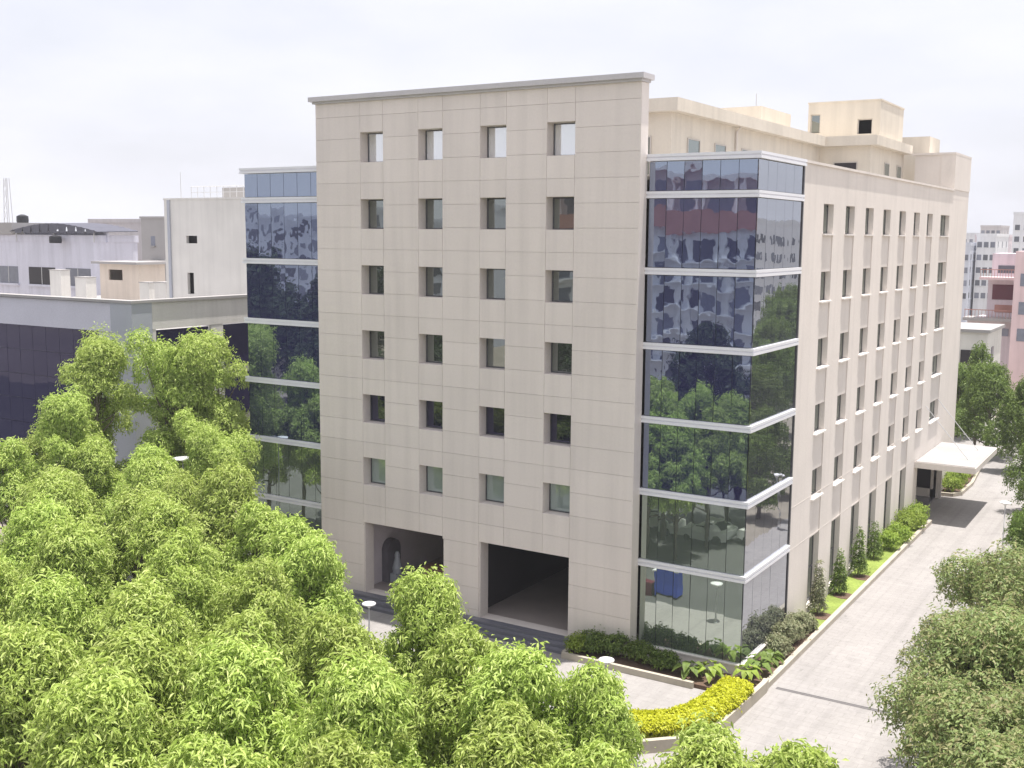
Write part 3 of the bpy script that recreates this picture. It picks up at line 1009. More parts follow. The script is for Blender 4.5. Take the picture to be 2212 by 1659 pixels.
for i, (x, y, r, h, lab) in enumerate([(6.6, 27.0, .75, 1.3, 'first round light green bush by the side wall'), (6.7, 29.2, .8, 1.4, 'second round light green bush by the side wall'),
                                       (6.5, 31.4, .8, 1.7, 'third and bushier light green bush by the side wall'), (6.7, 33.4, .8, 1.4, 'fourth light green bush by the side wall'),
                                       (6.6, 35.2, .8, 1.5, 'light green bush at the canopy end of the side bed')]):
    shrub('bush', x, y, .18, r, h, LEAF['fresh'], 420, 4, .17, .08, lab, group='light green bushes before the canopy')
for i, (x, y, r, h, lab) in enumerate([(6.7, 47.6, .8, 1.3, 'light green bush just behind the canopy screen'), (6.7, 49.6, .9, 1.5, 'middle light green bush of the bed beyond the canopy'),
                                       (6.6, 51.8, .9, 1.7, 'tallest light green bush of the bed beyond the canopy'), (6.4, 54.5, 1.0, 1.6, 'farthest light green bush of the bed beyond the canopy')]):
    shrub('bush', x, y, .18, r, h, LEAF['fresh'], 420, 4, .17, .08, lab, group='bushes beyond the canopy')


def hedge(name, pts, w, h, z, mat, label, n, tops=True):
    e = thing(name, (*pts[0], z), label, 'hedge')
    P_ = [Vector((*q, 0)) for q in pts]
    seg = [(P_[i + 1] - P_[i]).length for i in range(len(P_) - 1)]
    tot = sum(seg)
    cs, os_ = [], []
    for k in range(n):
        t = random.uniform(0, tot)
        i = 0
        while i < len(seg) - 1 and t > seg[i]:
            t -= seg[i]
            i += 1
        d = (P_[i + 1] - P_[i]).normalized()
        c = P_[i] + d * t
        s = Vector((-d.y, d.x, 0))
        a = random.uniform(-.25, math.pi + .25)
        ca_, sa_ = math.cos(a), math.sin(a)
        rx = math.copysign(abs(ca_) ** .6, ca_)
        rz = math.copysign(abs(sa_) ** .5, sa_)
        bumpy = 1 + .03 * math.sin(c.x * 5.1 + c.y * 3.7) + .025 * math.sin(c.y * 8.3)
        q = c + s * rx * w / 2 * bumpy + Vector((0, 0, z + h * .45 + rz * h * .55 * bumpy)) - Vector(ORG[e.name])
        cs.append(tuple(q))
        os_.append(tuple(s * rx + Vector((0, 0, max(rz, -.1)))))
    o = bpy.data.objects.new('foliage', leaf_mesh('foliage', np.array(cs), nrm(np.array(os_)), 5, .13, .09, mat, .02, .6))
    C.objects.link(o)
    o.parent = e
    core = MB()
    for i in range(len(P_) - 1):
        d = (P_[i + 1] - P_[i]).normalized()
        s = Vector((-d.y, d.x, 0)) * (w * .40)
        a, b = P_[i] - d * .02 * i, P_[i + 1]
        core.prism([(a + s)[:2], (b + s)[:2], (b - s)[:2], (a - s)[:2]], z + .12 + .002 * i, z + h * .86 + .003 * i)
    core.build('branches', mat, e)
    return e


hedge('clipped_hedge', [(6.72, -1.75), (6.68, -3.6), (6.5, -5.2), (6.0, -6.6), (5.0, -7.6), (3.6, -8.2)], 1.3, .8, .2, LEAF['yellow'],
      'bright yellow clipped hedge curving inside the planter wall', 6500)

# ================================================================== LAMPS
def lamp(x, y, h, R, label, group='disc lamps on slim poles'):
    e = thing('garden_lamp', (x, y, 0), label, 'lamp', group)
    MB().tube([(x, y, 0), (x, y, h - .2)], [.045, .035], 8).build('pole', MT['pole'], e, True)
    MB().lathe(x, y, [(.10, 0), (.10, .06), (.05, .08)], 10).build('base', MT['pole'], e)
    MB().lathe(x, y, [(.05, h - .22), (.10, h - .14), (R * .9, h - .06), (R, h - .02), (R * .96, h + .02), (R * .6, h + .06), (.05, h + .075)], 20).build('lamp_head', MT['lamp_white'], e, True)


lamp(-11.6, -5.5, 2.25, .36, 'white disc lamp in front of the left entrance steps')
lamp(2.05, -5.7, 2.25, .36, 'white disc lamp in front of the glass corner bed')
lamp(13.4, 28.6, 4.0, .36, 'white disc lamp on the far right side of the driveway')
lamp(-27.6, -3.2, 7.6, .62, 'tall pale disc lamp among the trees by the grey neighbour')

# ================================================================== TREES
random.seed(21)
lime = [make_tree(9.5, 2.0, 3.4, 21, .70, 470, 6, .22, .055, LEAF['lime'], .34, trunk_r=.15) for _ in range(6)]
olive = [make_tree(8.0, 2.2, 2.2, 20, .92, 210, 5, .19, .075, LEAF['olive'], .15, 'open', .8, trunk_r=.12) for _ in range(3)]
deep = [make_tree(10.0, 3.2, 2.2, 22, 1.15, 150, 5, .28, .11, LEAF['deep'], .3, trunk_r=.2) for _ in range(2)]
fresh = [make_tree(14.0, 2.3, 5.0, 30, 1.0, 380, 5, .21, .065, LEAF['lime'], .3, 'open', trunk_r=.17) for _ in range(3)]
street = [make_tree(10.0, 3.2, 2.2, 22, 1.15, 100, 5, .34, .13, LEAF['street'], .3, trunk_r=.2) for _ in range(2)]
column = [make_tree(10.0, 1.0, 1.0, 16, .75, 130, 4, .3, .12, LEAF['deep'], .9, 'column', trunk_r=.12)]

TREES = [
    # back row, nearest the building
    (-5.2, -16.8, 8.5), (-6.9, -16.0, 9.6), (-9.3, -15.2, 9.3), (-14.1, -12.6, 9.5), (-17.0, -12.6, 9.0), (-20.6, -11.0, 9.3), (-24.5, -8.6, 9.4),
    (-28.4, -8.6, 9.2), (-25.0, -13.5, 9.5), (-30.0, -13.0, 9.8), (-20.3, -17.0, 9.5), (-15.5, -16.6, 9.3), (-11.5, -18.4, 9.4), (-33.5, -8.2, 9.0),
    # second row
    (2.6, -20.2, 9.7), (-4.4, -20.6, 9.4), (-7.9, -20.8, 9.5), (-12.0, -22.6, 9.5), (-16.0, -21.0, 9.4), (-21.0, -21.5, 9.6),
    # third row
    (10.0, -22.1, 8.6), (8.3, -23.4, 9.3), (6.0, -22.6, 9.3), (2.4, -24.2, 9.5), (-1.0, -24.6, 9.6), (-4.6, -25.2, 9.5), (-8.0, -26.6, 9.5), (-12.0, -27.0, 9.5),
    # fourth row
    (14.7, -25.4, 9.2), (16.4, -24.2, 9.0), (12.3, -26.9, 9.3), (9.9, -26.4, 9.6), (6.4, -28.0, 9.6), (3.2, -28.6, 9.7), (0.0, -29.4, 9.6), (-3.6, -30.4, 9.6),
    # nearest row
    (11.4, -30.4, 9.6), (8.4, -31.0, 9.6), (5.4, -31.8, 9.6), (2.4, -32.6, 9.6), (14.4, -29.6, 8.6),
]
WHERE = {0: 'right of the left entrance, nearest the tiled wall'}
rows = [(14, 'back row of the avenue'), (20, 'second row of the avenue'), (28, 'third row of the avenue'), (36, 'fourth row of the avenue'), (99, 'nearest row at the bottom edge')]
ORD = ['first', 'second', 'third', 'fourth', 'fifth', 'sixth', 'seventh', 'eighth', 'ninth', 'tenth', 'eleventh', 'twelfth', 'thirteenth', 'fourteenth']
start = 0
for (end, rn) in rows:
    grp = TREES[start:end]
    order = sorted(range(len(grp)), key=lambda i: (grp[i][0] - CAM[0]) / (grp[i][1] - CAM[1]))
    for rank, i in enumerate(order):
        x, y, h = grp[i]
        k = start + i
        s = h / 9.5
        place_tree('avenue_tree', lime[(k * 5 + k // 6) % 6], (x, y, 0),
                   'lime green tree, %s from the left in the %s' % (ORD[rank], rn), 'lime green trees in the foreground',
                   k * 2.1 + .4, s * (.86 if (x, y) in ((2.6, -20.2), (10.0, -22.1)) else random.uniform(.95, 1.1)), s * random.uniform(.97, 1.07))
    start = end
# taller trees by the grey neighbour
for k, (x, y, h, lab) in enumerate([(-32.8, -5.2, 14.3, 'tall leaning lime tree before the grey corner column of the neighbour'),
                                    (-29.6, -2.0, 14.9, 'tall thin tree before the neighbour side windows'),
                                    (-28.4, 0.0, 14.3, 'tall bright tree touching the left glass bay'),
                                    (-30.8, -9.0, 11.6, 'half-tall lime tree left of the grey corner column'),
                                    (-22.6, -5.6, 11.0, 'half-tall lime tree left of the lower glass bay')]):
    place_tree('tall_tree', fresh[k % 3], (x, y, 0), lab, 'tall trees by the neighbour', k * 1.7, h / 14 * .92, h / 14)
# trees on the right side of the drive
for k, (x, y, h, lab) in enumerate([(16.2, 2.7, 7.4, 'rust-tipped olive tree farthest along the right driveway edge'), (15.9, -4.4, 6.6, 'rust-tipped olive tree nearest the drain line'),
                                    (18.3, 0.2, 8.0, 'olive tree cut by the right picture edge above the drain'), (17.1, -10.0, 6.6, 'olive tree leaning out over the lower driveway'),
                                    (18.3, -8.0, 8.0, 'taller olive tree right of the lower driveway'), (19.0, -13.4, 7.2, 'grey-green olive tree at the lower right'),
                                    (19.4, -14.0, 8.2, 'olive tree at the lower right picture edge'), (19.8, -18.6, 8.0, 'olive tree in the bottom right corner'),
                                    (20.4, -4.0, 8.4, 'olive tree behind the taller olive trees at the right edge'), (17.8, 8.0, 7.0, 'small olive tree by the right edge of the driveway bend'),
                                    (16.9, -6.8, 7.2, 'olive tree between the drain line and the lower driveway'), (19.3, -16.4, 7.6, 'olive tree low at the right, beside the bottom corner tree')]):
    place_tree('olive_tree', olive[k % 3], (x + .5, y, 0), lab, 'olive green trees right of the driveway', k * 2.3, h / 8 * 1.05, h / 8)
for k, (x, y, h, lab) in enumerate([(15.6, 30.5, 6.4, 'leafy green tree opposite the canopy'), (14.6, 44.0, 8.2, 'dense green tree right of the canopy'),
                                    (10.6, 60.0, 8.6, 'dense green tree closing the end of the driveway'), (6.5, 66.0, 9.2, 'dark green tree behind the canopy'),
                                    (14.0, 70.0, 10.0, 'large green tree at the far right behind the driveway end'), (16.6, 18.0, 6.6, 'low green tree along the right side of the driveway'),
                                    (17.6, 38.0, 7.2, 'green tree at the right edge beside the far driveway'), (2.0, 76.0, 8.0, 'dark tree between the office end wall and the pink house')]):
    place_tree('green_tree', deep[k % 2], (x, y, 0), lab, 'green trees at the end of the driveway', k * 1.9, h / 10 * .9, h / 10)
place_tree('column_tree', column[0], (4.6, 71.0, 0), 'tall narrow drooping tree beside the end of the office side wall', None, .5, 1.0, 1.04)
# trees across the street that the glass mirrors
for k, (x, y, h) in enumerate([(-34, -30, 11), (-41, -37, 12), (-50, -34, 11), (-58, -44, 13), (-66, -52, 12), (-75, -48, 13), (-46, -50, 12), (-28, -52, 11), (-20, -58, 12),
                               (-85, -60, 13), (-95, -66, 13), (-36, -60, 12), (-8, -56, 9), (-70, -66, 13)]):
    place_tree('street_tree', street[k % 2], (x, y, 0), 'street tree across the road, its shade put into the leaf colour, mirrored in the front glass', 'street trees mirrored in the glass', k * 1.3, (h / 10 if x > -60 else h / 7.5), (h / 10 if x > -60 else h / 7.5))

for k, (x, y, h) in enumerate([(24, 52, 9), (27, 66, 10), (33, 84, 11), (30, 100, 12), (39, 108, 12), (37, 126, 12), (46, 130, 13), (22, 40, 8)]):
    place_tree('street_tree', deep[k % 2], (x, y, 0), 'green tree east of the driveway, mirrored in the side glass', 'trees mirrored in the side glass', k * 1.1, h / 10, h / 10)


# Norfolk pine
def pine(x, y, h, label):
    e = thing('norfolk_pine', (x, y, 0), label, 'tree')
    MB().tube([(x, y, 0), (x, y, h * .5), (x, y, h)], [.16, .1, .02], 7).build('trunk', MT['bark'], e)
    br = MB()
    cs, os_ = [], []
    for i in range(15):
        t = i / 15
        z = h * (.25 + .72 * t)
        L = 1.9 * (1 - t) + .2
        for k in range(6):
            a = k * math.pi / 3 + i * .4
            d = Vector((math.cos(a), math.sin(a), .22))
            br.tube([(x, y, z), Vector((x, y, z)) + d * L], [.03, .01], 4, cap=False)
            for q in np.linspace(.25, 1, 7):
                cs.append(tuple(Vector((0, 0, z)) + d * L * q))
                os_.append(tuple(d))
    br.build('branches', MT['bark'], e)
    o = bpy.data.objects.new('crown', leaf_mesh('crown', np.array(cs), nrm(np.array(os_)), 6, .22, .06, LEAF['deep'], -.1, .4))
    C.objects.link(o)
    o.parent = e


pine(9.2, 82.0, 12.0, 'dark tiered pine before the pink house at the right edge')


# ================================================================== OTHER BUILDINGS
def block(name, label, x0, x1, y0, y1, z1, mat, front=None, right=None, cat='building', z0=0.0, top=.5, wm=None, group=None, parapet=True):
    """building with wall, roof parapet and separate windows (front grid on y0, right grid on x1): (n, rows, w, h, first z, storey)"""
    e = thing(name, ((x0 + x1) / 2, (y0 + y1) / 2, z0), label, cat, group)
    w_ = MB().box(x0, x1, y0, y1, z0, z1).build('wall', mat, e)
    if parapet:
        pm = MB()
        pm.box(x0 - .12, x1 + .12, y0 - .12, y0 + .15, z1 + .002, z1 + top)
        pm.box(x0 - .12, x1 + .12, y1 - .15, y1 + .12, z1 + .002, z1 + top)
        pm.box(x0 - .12, x0 + .15, y0 + .152, y1 - .152, z1 + .002, z1 + top)
        pm.box(x1 - .15, x1 + .12, y0 + .152, y1 - .152, z1 + .002, z1 + top)
        pm.build('parapet', mat, e)
    for face, gr in (('f', front), ('r', right)):
        if not gr:
            continue
        n, rows_, w, h, zf, stp = gr
        a, b = (x0, x1) if face == 'f' else (y0, y1)
        for i in range(n):
            c = a + (b - a) * (i + .5) / n
            for j in range(rows_):
                z = zf + stp * j
                if face == 'f':
                    p_ = piece('window', c - w / 2, c + w / 2, y0 - .02, y0 + .1, z, z + h, wm or MT['farwin'], e)
                    piece('sill', c - w / 2 - .1, c + w / 2 + .1, y0 - .22, y0 - .021, z - .12, z - .002, mat, e)
                else:
                    p_ = piece('window', x1 - .1, x1 + .02, c - w / 2, c + w / 2, z, z + h, wm or MT['farwin'], e)
                    piece('sill', x1 + .021, x1 + .22, c - w / 2 - .1, c + w / 2 + .1, z - .12, z - .002, mat, e)
    return e


# ---- grey neighbour on the left
NB = thing('neighbour_office', (-60, 20, 0), 'low grey panelled office with navy glass left of the main block', 'building')
nbw = MB()
nbw.box(-95, -36.3, 1.2, 44.5, 0, 12.85)
nbw.build('wall', MT['nb_cream'], NB)
MB().box(-95, -36.31, 1.2, 44.5, 12.852, 13.0).build('roof', MT['nb_white'], NB)
MB().box(-95, -38.05, .40, .75, 14.35, 16.25).build('fascia', MT['nb_panel'], NB)
fs = MB()
fs.box(-36.3, -35.98, 2.0, 46, 14.5, 16.3)
for a, b in ((2.0, 2.3), (7.2, 8.3), (11.6, 13.2), (17, 18), (22, 23)):
    fs.box(-36.3, -36.0 + .002, a, b, 0, 14.49)
fs.build('side_facade', MT['nb_cream'], NB)
MB().box(-38.04, -35.92, .30, 1.95, 0, 16.3).build('corner_column', MT['nb_column'], NB)
cpn = MB()
cpn.box(-95.1, -35.85, .2, .95, 16.302, 16.48)
cpn.box(-36.6, -35.85, .951, 46, 16.302, 16.48)
cpn.build('coping', MT['nb_white'], NB)
gf = MB().box(-95, -39.8, .98, 1.15, 5.4, 14.3).build('curtain_wall', MT['frame'], NB)
for i in range(10):
    for j in range(5):
        x1_ = -39.85 - 1.5 * i
        piece('pane', x1_ - 1.47, x1_, .93, .96, 5.45 + 1.77 * j, 5.45 + 1.77 * (j + 1) - .03, MT['navy'], gf, .003)
MB().box(-39.79, -38.06, .7, 1.15, 0, 14.34).build('pier', MT['nb_panel'], NB)
MB().box(-95, -39.8, .45, 1.15, 4.3, 5.35).build('band', MT['nb_panel'], NB)
for a, b in ((2.35, 7.15), (8.35, 11.55), (13.25, 16.95)):
    for j in range(4):
        piece('pane', -36.29, -36.22, a + .05, b - .05, .6 + 3.6 * j, .6 + 3.6 * j + 3.0, MT['navy'], NB, .003)
# stair tower on its roof and other rooftop things
TW = thing('stair_tower', (-48, 24, 13.01), 'cream stair tower on the neighbour roof with small window and door', 'building')
tw = wall('y', 20.0, 20.3, -55.2, -40, 13.01, 23.75, [(-52.5, -51.15, 20.0, 20.65), (-52.5, -51.7, 15.6, 17.45)]).build('wall', MT['nb_cream'], TW)
t2 = MB()
t2.box(-55.2, -54.9, 20.31, 29, 13.01, 23.75)
t2.box(-54.89, -40, 28.7, 29, 13.01, 23.75)
t2.box(-55.25, -39.9, 19.95, 29.05, 23.752, 23.9)
t2.build('roof', MT['nb_cream'], TW)
MB().box(-54.7, -54.4, 19.86, 19.99, 13.01, 23.74).build('downpipe', MT['nb_column'], TW)
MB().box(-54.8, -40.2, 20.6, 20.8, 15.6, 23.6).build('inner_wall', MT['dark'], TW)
rl = MB()
for i in range(11):
    rl.tube([(-53.9 + .8 * i, 22, 23.9), (-53.9 + .8 * i, 22, 24.95)], [.03, .03], 5)
rl.tube([(-53.9, 22, 24.95), (-45.9, 22, 24.95)], [.035, .035], 5)
rl.tube([(-53.9, 22, 24.45), (-45.9, 22, 24.45)], [.025, .025], 5)
tag(rl.build('roof_railing', MT['pole']), 'thin metal railing on top of the cream stair tower', 'railing')
tag(MB().box(-51.5, -47.0, 23.4, 26.0, 23.91, 24.9).build('tank_room', MT['nb_white']), 'low pale tank enclosure behind the tower railing', 'tank room')
tag(MB().tube([(-54.1, 21, 23.9), (-54.1, 21, 26.2)], [.04, .02], 5).build('antenna_mast', MT['pole']), 'thin antenna mast at the left corner of the stair tower', 'antenna')
KI = thing('roof_kiosk', (-73.8, 32, 13.01), 'small peach rooftop kiosk with a flat overhanging roof', 'kiosk')
kw = wall('y', 30, 30.2, -77.0, -70.9, 13.01, 17.6, [(-75.6, -73.4, 15.9, 17.0)]).build('wall', MT['peach'], KI)
MB().box(-77.0, -76.8, 30.21, 33.5, 13.01, 17.6).build('wall', MT['peach'], KI)
MB().box(-71.1, -70.9, 30.21, 33.5, 13.01, 17.6).build('wall', MT['peach'], KI)
MB().box(-76.8, -71.1, 33.3, 33.5, 13.01, 17.6).build('wall', MT['wood'], KI)
MB().box(-77.5, -70.3, 29.3, 33.8, 17.602, 17.85).build('roof', MT['nb_white'], KI)
for (a0, a1, b0, z_, lab) in ((-70.5, -68.9, 22.0, 16.5, 'white masonry upstand on the neighbour roof, left of the kiosk opening'), (-66.0, -64.6, 26.0, 16.0, 'low white upstand between kiosk and stair tower'),
                              (-61.5, -59.9, 24.0, 16.2, 'square white upstand just left of the stair tower'), (-85.5, -83.6, 30.0, 16.7, 'white upstand in front of the lavender house windows')):
    u_ = thing('roof_upstand', ((a0 + a1) / 2, b0 + .6, 13.01), lab, 'roof upstand', 'white upstands on the neighbour roof')
    MB().box(a0, a1, b0, b0 + 1.2, 13.01, z_).build('body', MT['nb_cream'], u_)
    MB().box(a0 - .06, a1 + .06, b0 - .06, b0 + 1.26, z_ + .002, z_ + .08).build('cap', MT['nb_white'], u_)
for k_, (ax_, ay_) in enumerate(((-56.6, 24.2), (-58.0, 30.0), (-79.5, 36.5))):
    u_ = thing('air_conditioner', (ax_, ay_, 13.01), ['grey air conditioner unit by the foot of the stair tower', 'grey air conditioner unit behind the square upstand', 'grey air conditioner unit under the rooftop room slab'][k_], 'air conditioner', 'air conditioners on the neighbour roof')
    MB().box(ax_ - .5, ax_ + .5, ay_, ay_ + .4, 15.9, 16.7).build('casing', MT['pole'], u_)
    MB().tube([(ax_, ay_ - .03, 16.3), (ax_, ay_ - .005, 16.3)], [.32, .32], 14).build('fan_grille', MT['frame'], u_)
    MB().box(ax_ - .45, ax_ - .35, ay_, ay_ + .4, 13.01, 15.899).build('foot', MT['frame'], u_)
    MB().box(ax_ + .35, ax_ + .45, ay_, ay_ + .4, 13.01, 15.899).build('foot', MT['frame'], u_)
W2 = block('white_roof_room', 'narrow white rooftop room left of the cream stair tower', -82.2, -78.3, 40, 45, 22.5, MT['nb_white'], front=(1, 1, .7, 1.1, 19.4, 3), z0=13.01, top=.25)
tag(MB().box(-80.6, -77.6, 38.2, 39.9, 17.5, 17.75).build('door_canopy', MT['nb_white']), 'small white slab over the rooftop room door', 'canopy')
LB = block('lavender_house', 'pale lavender house with wide windows behind the neighbour roof', -124, -97.4, 45.9, 52, 19.6, MT['lav'], top=.9)
for a, b, m in ((-118.5, -114.4, 'farwin'), (-112.0, -106.4, 'dark'), (-104.2, -99.2, 'farwin')):
    o = MB().box(a, b, 45.86, 46.0, 13.9, 16.2).build('window', MT[m], LB)
    piece('sill', a - .2, b + .2, 45.6, 45.88, 13.6, 13.88, MT['lav'], LB)
    MB().box((a + b) / 2 - .06, (a + b) / 2 + .06, 45.82, 45.858, 13.92, 16.18).build('mullion', MT['pole'], o)
AW = thing('sheet_roof_shed', (-105, 50, 20.5), 'open rooftop shed with dark scalloped sheet roof on the lavender house', 'shed')
am = MB()
xs = np.linspace(-114.5, -96.5, 31)
zs_ = [21.0 + 1.0 * math.sin(math.pi * (x + 114.5) / 18.0) ** 1 + (.04 if i % 2 else -.04) for i, x in enumerate(xs)]
vs_ = []
for x, z in zip(xs, zs_):
    vs_ += [(x, 45.0, z), (x, 51.5, z + .1), (x, 45.0, z - .06), (x, 51.5, z + .04)]
fq = []
for i in range(30):
    a, b = i * 4, i * 4 + 4
    fq += [(a, b, b + 1, a + 1), (a + 2, a + 3, b + 3, b + 2), (a, a + 2, b + 2, b)]
am.add(vs_, fq)
am.build('roof', MT['sheet'], AW)
vm = MB()
for i in range(9):
    a = -113.5 + 1.85 * i
    vm.add([(a, 44.95, 21.0 + 1.0 * math.sin(math.pi * (a + 114.5) / 18)), (a + 1.85, 44.95, 21.0 + 1.0 * math.sin(math.pi * (a + 1.85 + 114.5) / 18)), (a + 1.6, 44.95, 20.72), (a + .25, 44.95, 20.72)], [(0, 1, 2, 3)])
vm.build('valance', MT['sheet'], AW)
for x in (-113.5, -105.5, -97.5):
    MB().tube([(x, 45.3, 19.6), (x, 45.3, 21.1)], [.08, .08], 6).build('post', MT['pole'], AW)
MB().box(-114.2, -97.0, 47, 47.2, 19.6, 21.0).build('back_wall', MT['lav'], AW)
tag(MB().lathe(-104.3, 44.6, [(.75, 19.45), (.78, 19.8), (.76, 20.3), (.3, 20.45), (.1, 20.5)], 12).build('water_tank', MT['tank']), 'small black water tank below the scalloped roof', 'water tank')
tag(MB().box(-124.3, -114.6, 45.4, 52.2, 20.52, 22.1).build('roof_slab', MT['nb_white']), 'white raised roof slab at the far left behind the shed', 'roof slab')
tag(MB().lathe(-115.9, 48, [(.75, 22.1), (.8, 22.4), (.76, 23.0), (.35, 23.2), (.12, 23.25)], 12).build('water_tank', MT['tank']), 'black water tank on the white roof slab at far left', 'water tank')
block('grey_block', 'plain grey rendered block behind the kiosk', -130.5, -112, 70, 85, 22.4, MT['greybld'], top=.6)
block('pale_house', 'pale narrow house behind the white rooftop room', -98, -86, 70, 80, 23.2, MT['palepink'], front=(2, 2, 1.1, 1.4, 17, 3.4))
# lattice mast far left
LM = thing('lattice_mast', (-270, 150, 0), 'thin lattice radio mast at the far left skyline', 'mast')
lmb = MB()
for sx_, sy_ in ((-1, -1), (1, -1), (1, 1), (-1, 1)):
    lmb.tube([(-270 + 1.4 * sx_, 150 + 1.4 * sy_, 0), (-270 + .5 * sx_, 150 + .5 * sy_, 36)], [.14, .1], 4)
lmb.build('legs', MT['pole'], LM)
lmb = MB()
for k in range(12):
    z = 3 * k
    r_, r1 = 1.4 - .9 * z / 36, 1.4 - .9 * (z + 3) / 36
    lmb.tube([(-270 - r_, 150 - r_, z), (-270 + r1, 150 - r1, z + 3)], [.06, .06], 4)
    lmb.tube([(-270 + r_, 150 - r_, z), (-270 - r1, 150 - r1, z + 3)], [.06, .06], 4)
lmb.build('bracing', MT['pole'], LM)

# ---- right background: pink house, white annexe, apartment blocks
PK = thing('pink_house', (3, 116, 0), 'pink house with balconies beyond the end of the office side wall', 'house')
pk = MB()
pk.box(-3.6, 2.4, 111.0, 122, 0, 10.2)
pk.box(-1.6, 2.4, 113.0, 122, 10.2, 15.6)
pk.build('wall', MT['palepink'], PK)
MB().box(2.45, 8.5, 106.5, 122, 0, 19.4).build('wall', MT['pink'], PK)
MB().box(-2.2, 2.42, 109.6, 112.9, 15.602, 15.95).build('balcony_slab', MT['pink'], PK)
MB().box(-3.9, 2.42, 109.2, 112.9, 10.202, 10.6).build('balcony_slab', MT['nb_white'], PK)
MB().box(-1.4, 2.4, 114, 122, 15.602, 19.0).build('upper_room', MT['palepink'], PK)
for (a, b, c, d, m) in ((-1.0, 2.2, 12.9, 14.9, 'maroon'), (-.6, 2.0, 11.2, 12.2, 'red'), (-.6, 2.1, 16.4, 17.4, 'farwin')):
    MB().box(a, b, 112.9 if c < 15 else 113.9, 113.02 if c < 15 else 114.02, c, d).build('window', MT[m], PK)
rlb = MB()
for k in range(14):
    rlb.box(-2.1 + .34 * k, -2.05 + .34 * k, 109.7, 109.75, 15.95, 16.9)
    rlb.box(-3.7 + .42 * k, -3.65 + .42 * k, 109.3, 109.35, 10.6, 11.6)
rlb.box(-2.15, 2.4, 109.69, 109.76, 16.9, 17.0)
rlb.box(-3.75, 2.4, 109.29, 109.36, 11.6, 11.7)
rlb.build('railing', MT['red'], PK)
for a, b, c, d in ((3.2, 4.4, 15, 16.6), (3.2, 4.4, 11.4, 13.0), (3.2, 4.4, 8, 9.6), (5.6, 6.8, 15, 16.6), (5.6, 6.8, 11.4, 13)):
    MB().box(a, b, 106.42, 106.55, c, d).build('window', MT['farwin'], PK)
MB().box(-3.0, -1.4, 110.92, 111.05, 8.0, 9.4).build('window', MT['dark'], PK)
MB().box(-.8, 1.6, 110.92, 111.05, 8.2, 9.2).build('window', MT['farwin'], PK)
WA = thing('white_annexe', (1.5, 88, 0), 'low grey-white annexe with a slanting parapet behind the side wall', 'house')
MB().box(-4, 3.2, 84, 94, 0, 10.6).build('wall', MT['nb_cream'], WA)
MB().box(-4.2, 3.5, 83.7, 94.2, 10.602, 10.95).build('roof', MT['nb_white'], WA)
MB().box(.5, 2.2, 83.92, 84.05, 7.0, 8.6).build('window', MT['dark'], WA)
MB().box(3.201, 3.26, 87, 88.4, 7.0, 8.8).build('window', MT['farwin'], WA)
apts = [(-25.0, -11, 300, 316, 27.8, 'aptwhite', 'tall white apartment block at the right picture edge', (6, 6, 1.3, 1.5, 7, 3.3)),
        (-27, -22.4, 255, 275, 21.5, 'aptwhite', 'shorter white apartment block left of the tall one', (3, 5, 1.1, 1.4, 6, 3.2)),
        (-34, -27.6, 250, 262, 19.2, 'aptblue', 'blue-grey apartment block right behind the office end wall', (4, 4, 1.0, 1.4, 6, 3.2)),
        (-50, -43, 400, 420, 25.2, 'greybld', 'pale hazy tower on the far right skyline', (4, 6, 1.2, 1.6, 6, 3.3)),
        (-62, -51, 420, 440, 22.5, 'aptwhite', 'pale hazy block beside the far tower', (5, 5, 1.2, 1.6, 6, 3.3)),
        (-40, -30, 330, 345, 21.5, 'palepink', 'pale pinkish block between the far tower and the white flats', (5, 5, 1.2, 1.6, 5, 3.2))]
for x0, x1, y0, y1, z1, m, lab, fr_ in apts:
    block('apartment_block', lab, x0, x1, y0, y1, z1, MT[m], front=fr_, right=(3, fr_[1], 1.2, 1.5, fr_[4], fr_[5]), top=.8, group='apartment blocks on the right skyline')
random.seed(5)
for k in range(9):
    x0 = -330 + 21 * k
    y0 = 200 + random.uniform(0, 130)
    h = random.uniform(17, 21.5)
    block('far_block', 'pale low block number %s from the left on the far left skyline' % ORD[k], x0, x0 + random.uniform(14, 19), y0, y0 + 14, h,
          MT[random.choice(['aptwhite', 'greybld', 'palepink'])], front=(5, 3, 1.3, 1.6, 8, 3.3), top=.7, group='far blocks on the left skyline')

# ================================================================== ACROSS THE STREET (seen mirrored in the glass)
MR = block('terracotta_block', 'white block with terracotta roof band across the street, mirrored in the glass corner', -60, -17, -104, -86, 21.5, MT['aptwhite'], parapet=False)
MB().box(-60.6, -16.4, -86.6, -85.2, 21.502, 24.2).build('roof_band', MT['red'], MR)
MB().box(-60.6, -16.4, -104, -86.62, 21.502, 22.0).build('roof', MT['red'], MR)
MB().box(-56, -19, -102, -91, 22.001, 29.4).build('upper_storey', MT['greybld'], MR)
MB().box(-57, -18, -103, -89.5, 29.402, 30.1).build('roof_slab', MT['aptwhite'], MR)
for i in range(9):
    MB().tube([(-55 + 4.3 * i, -90.2, 22.0), (-55 + 4.3 * i, -90.2, 29.4)], [.45, .45], 10).build('column', MT['lamp_white'], MR)
    piece('window', -54 + 4.3 * i, -51.6 + 4.3 * i, -91.05, -90.95, 24.2, 27.6, MT['farwin'], MR)
for j in range(5):
    MB().box(-60.2, -16.8, -86.0, -85.0, 4.35 + 3.4 * j, 4.5 + 3.4 * j).build('balcony_slab', MT['aptwhite'], MR)
for i in range(14):
    for j in range(6):
        c = -58.4 + 3.05 * i
        piece('window', c - .9, c + .9, -86.1, -85.98, 1.2 + 3.4 * j, 3.4 + 3.4 * j, MT['farwin'], MR)
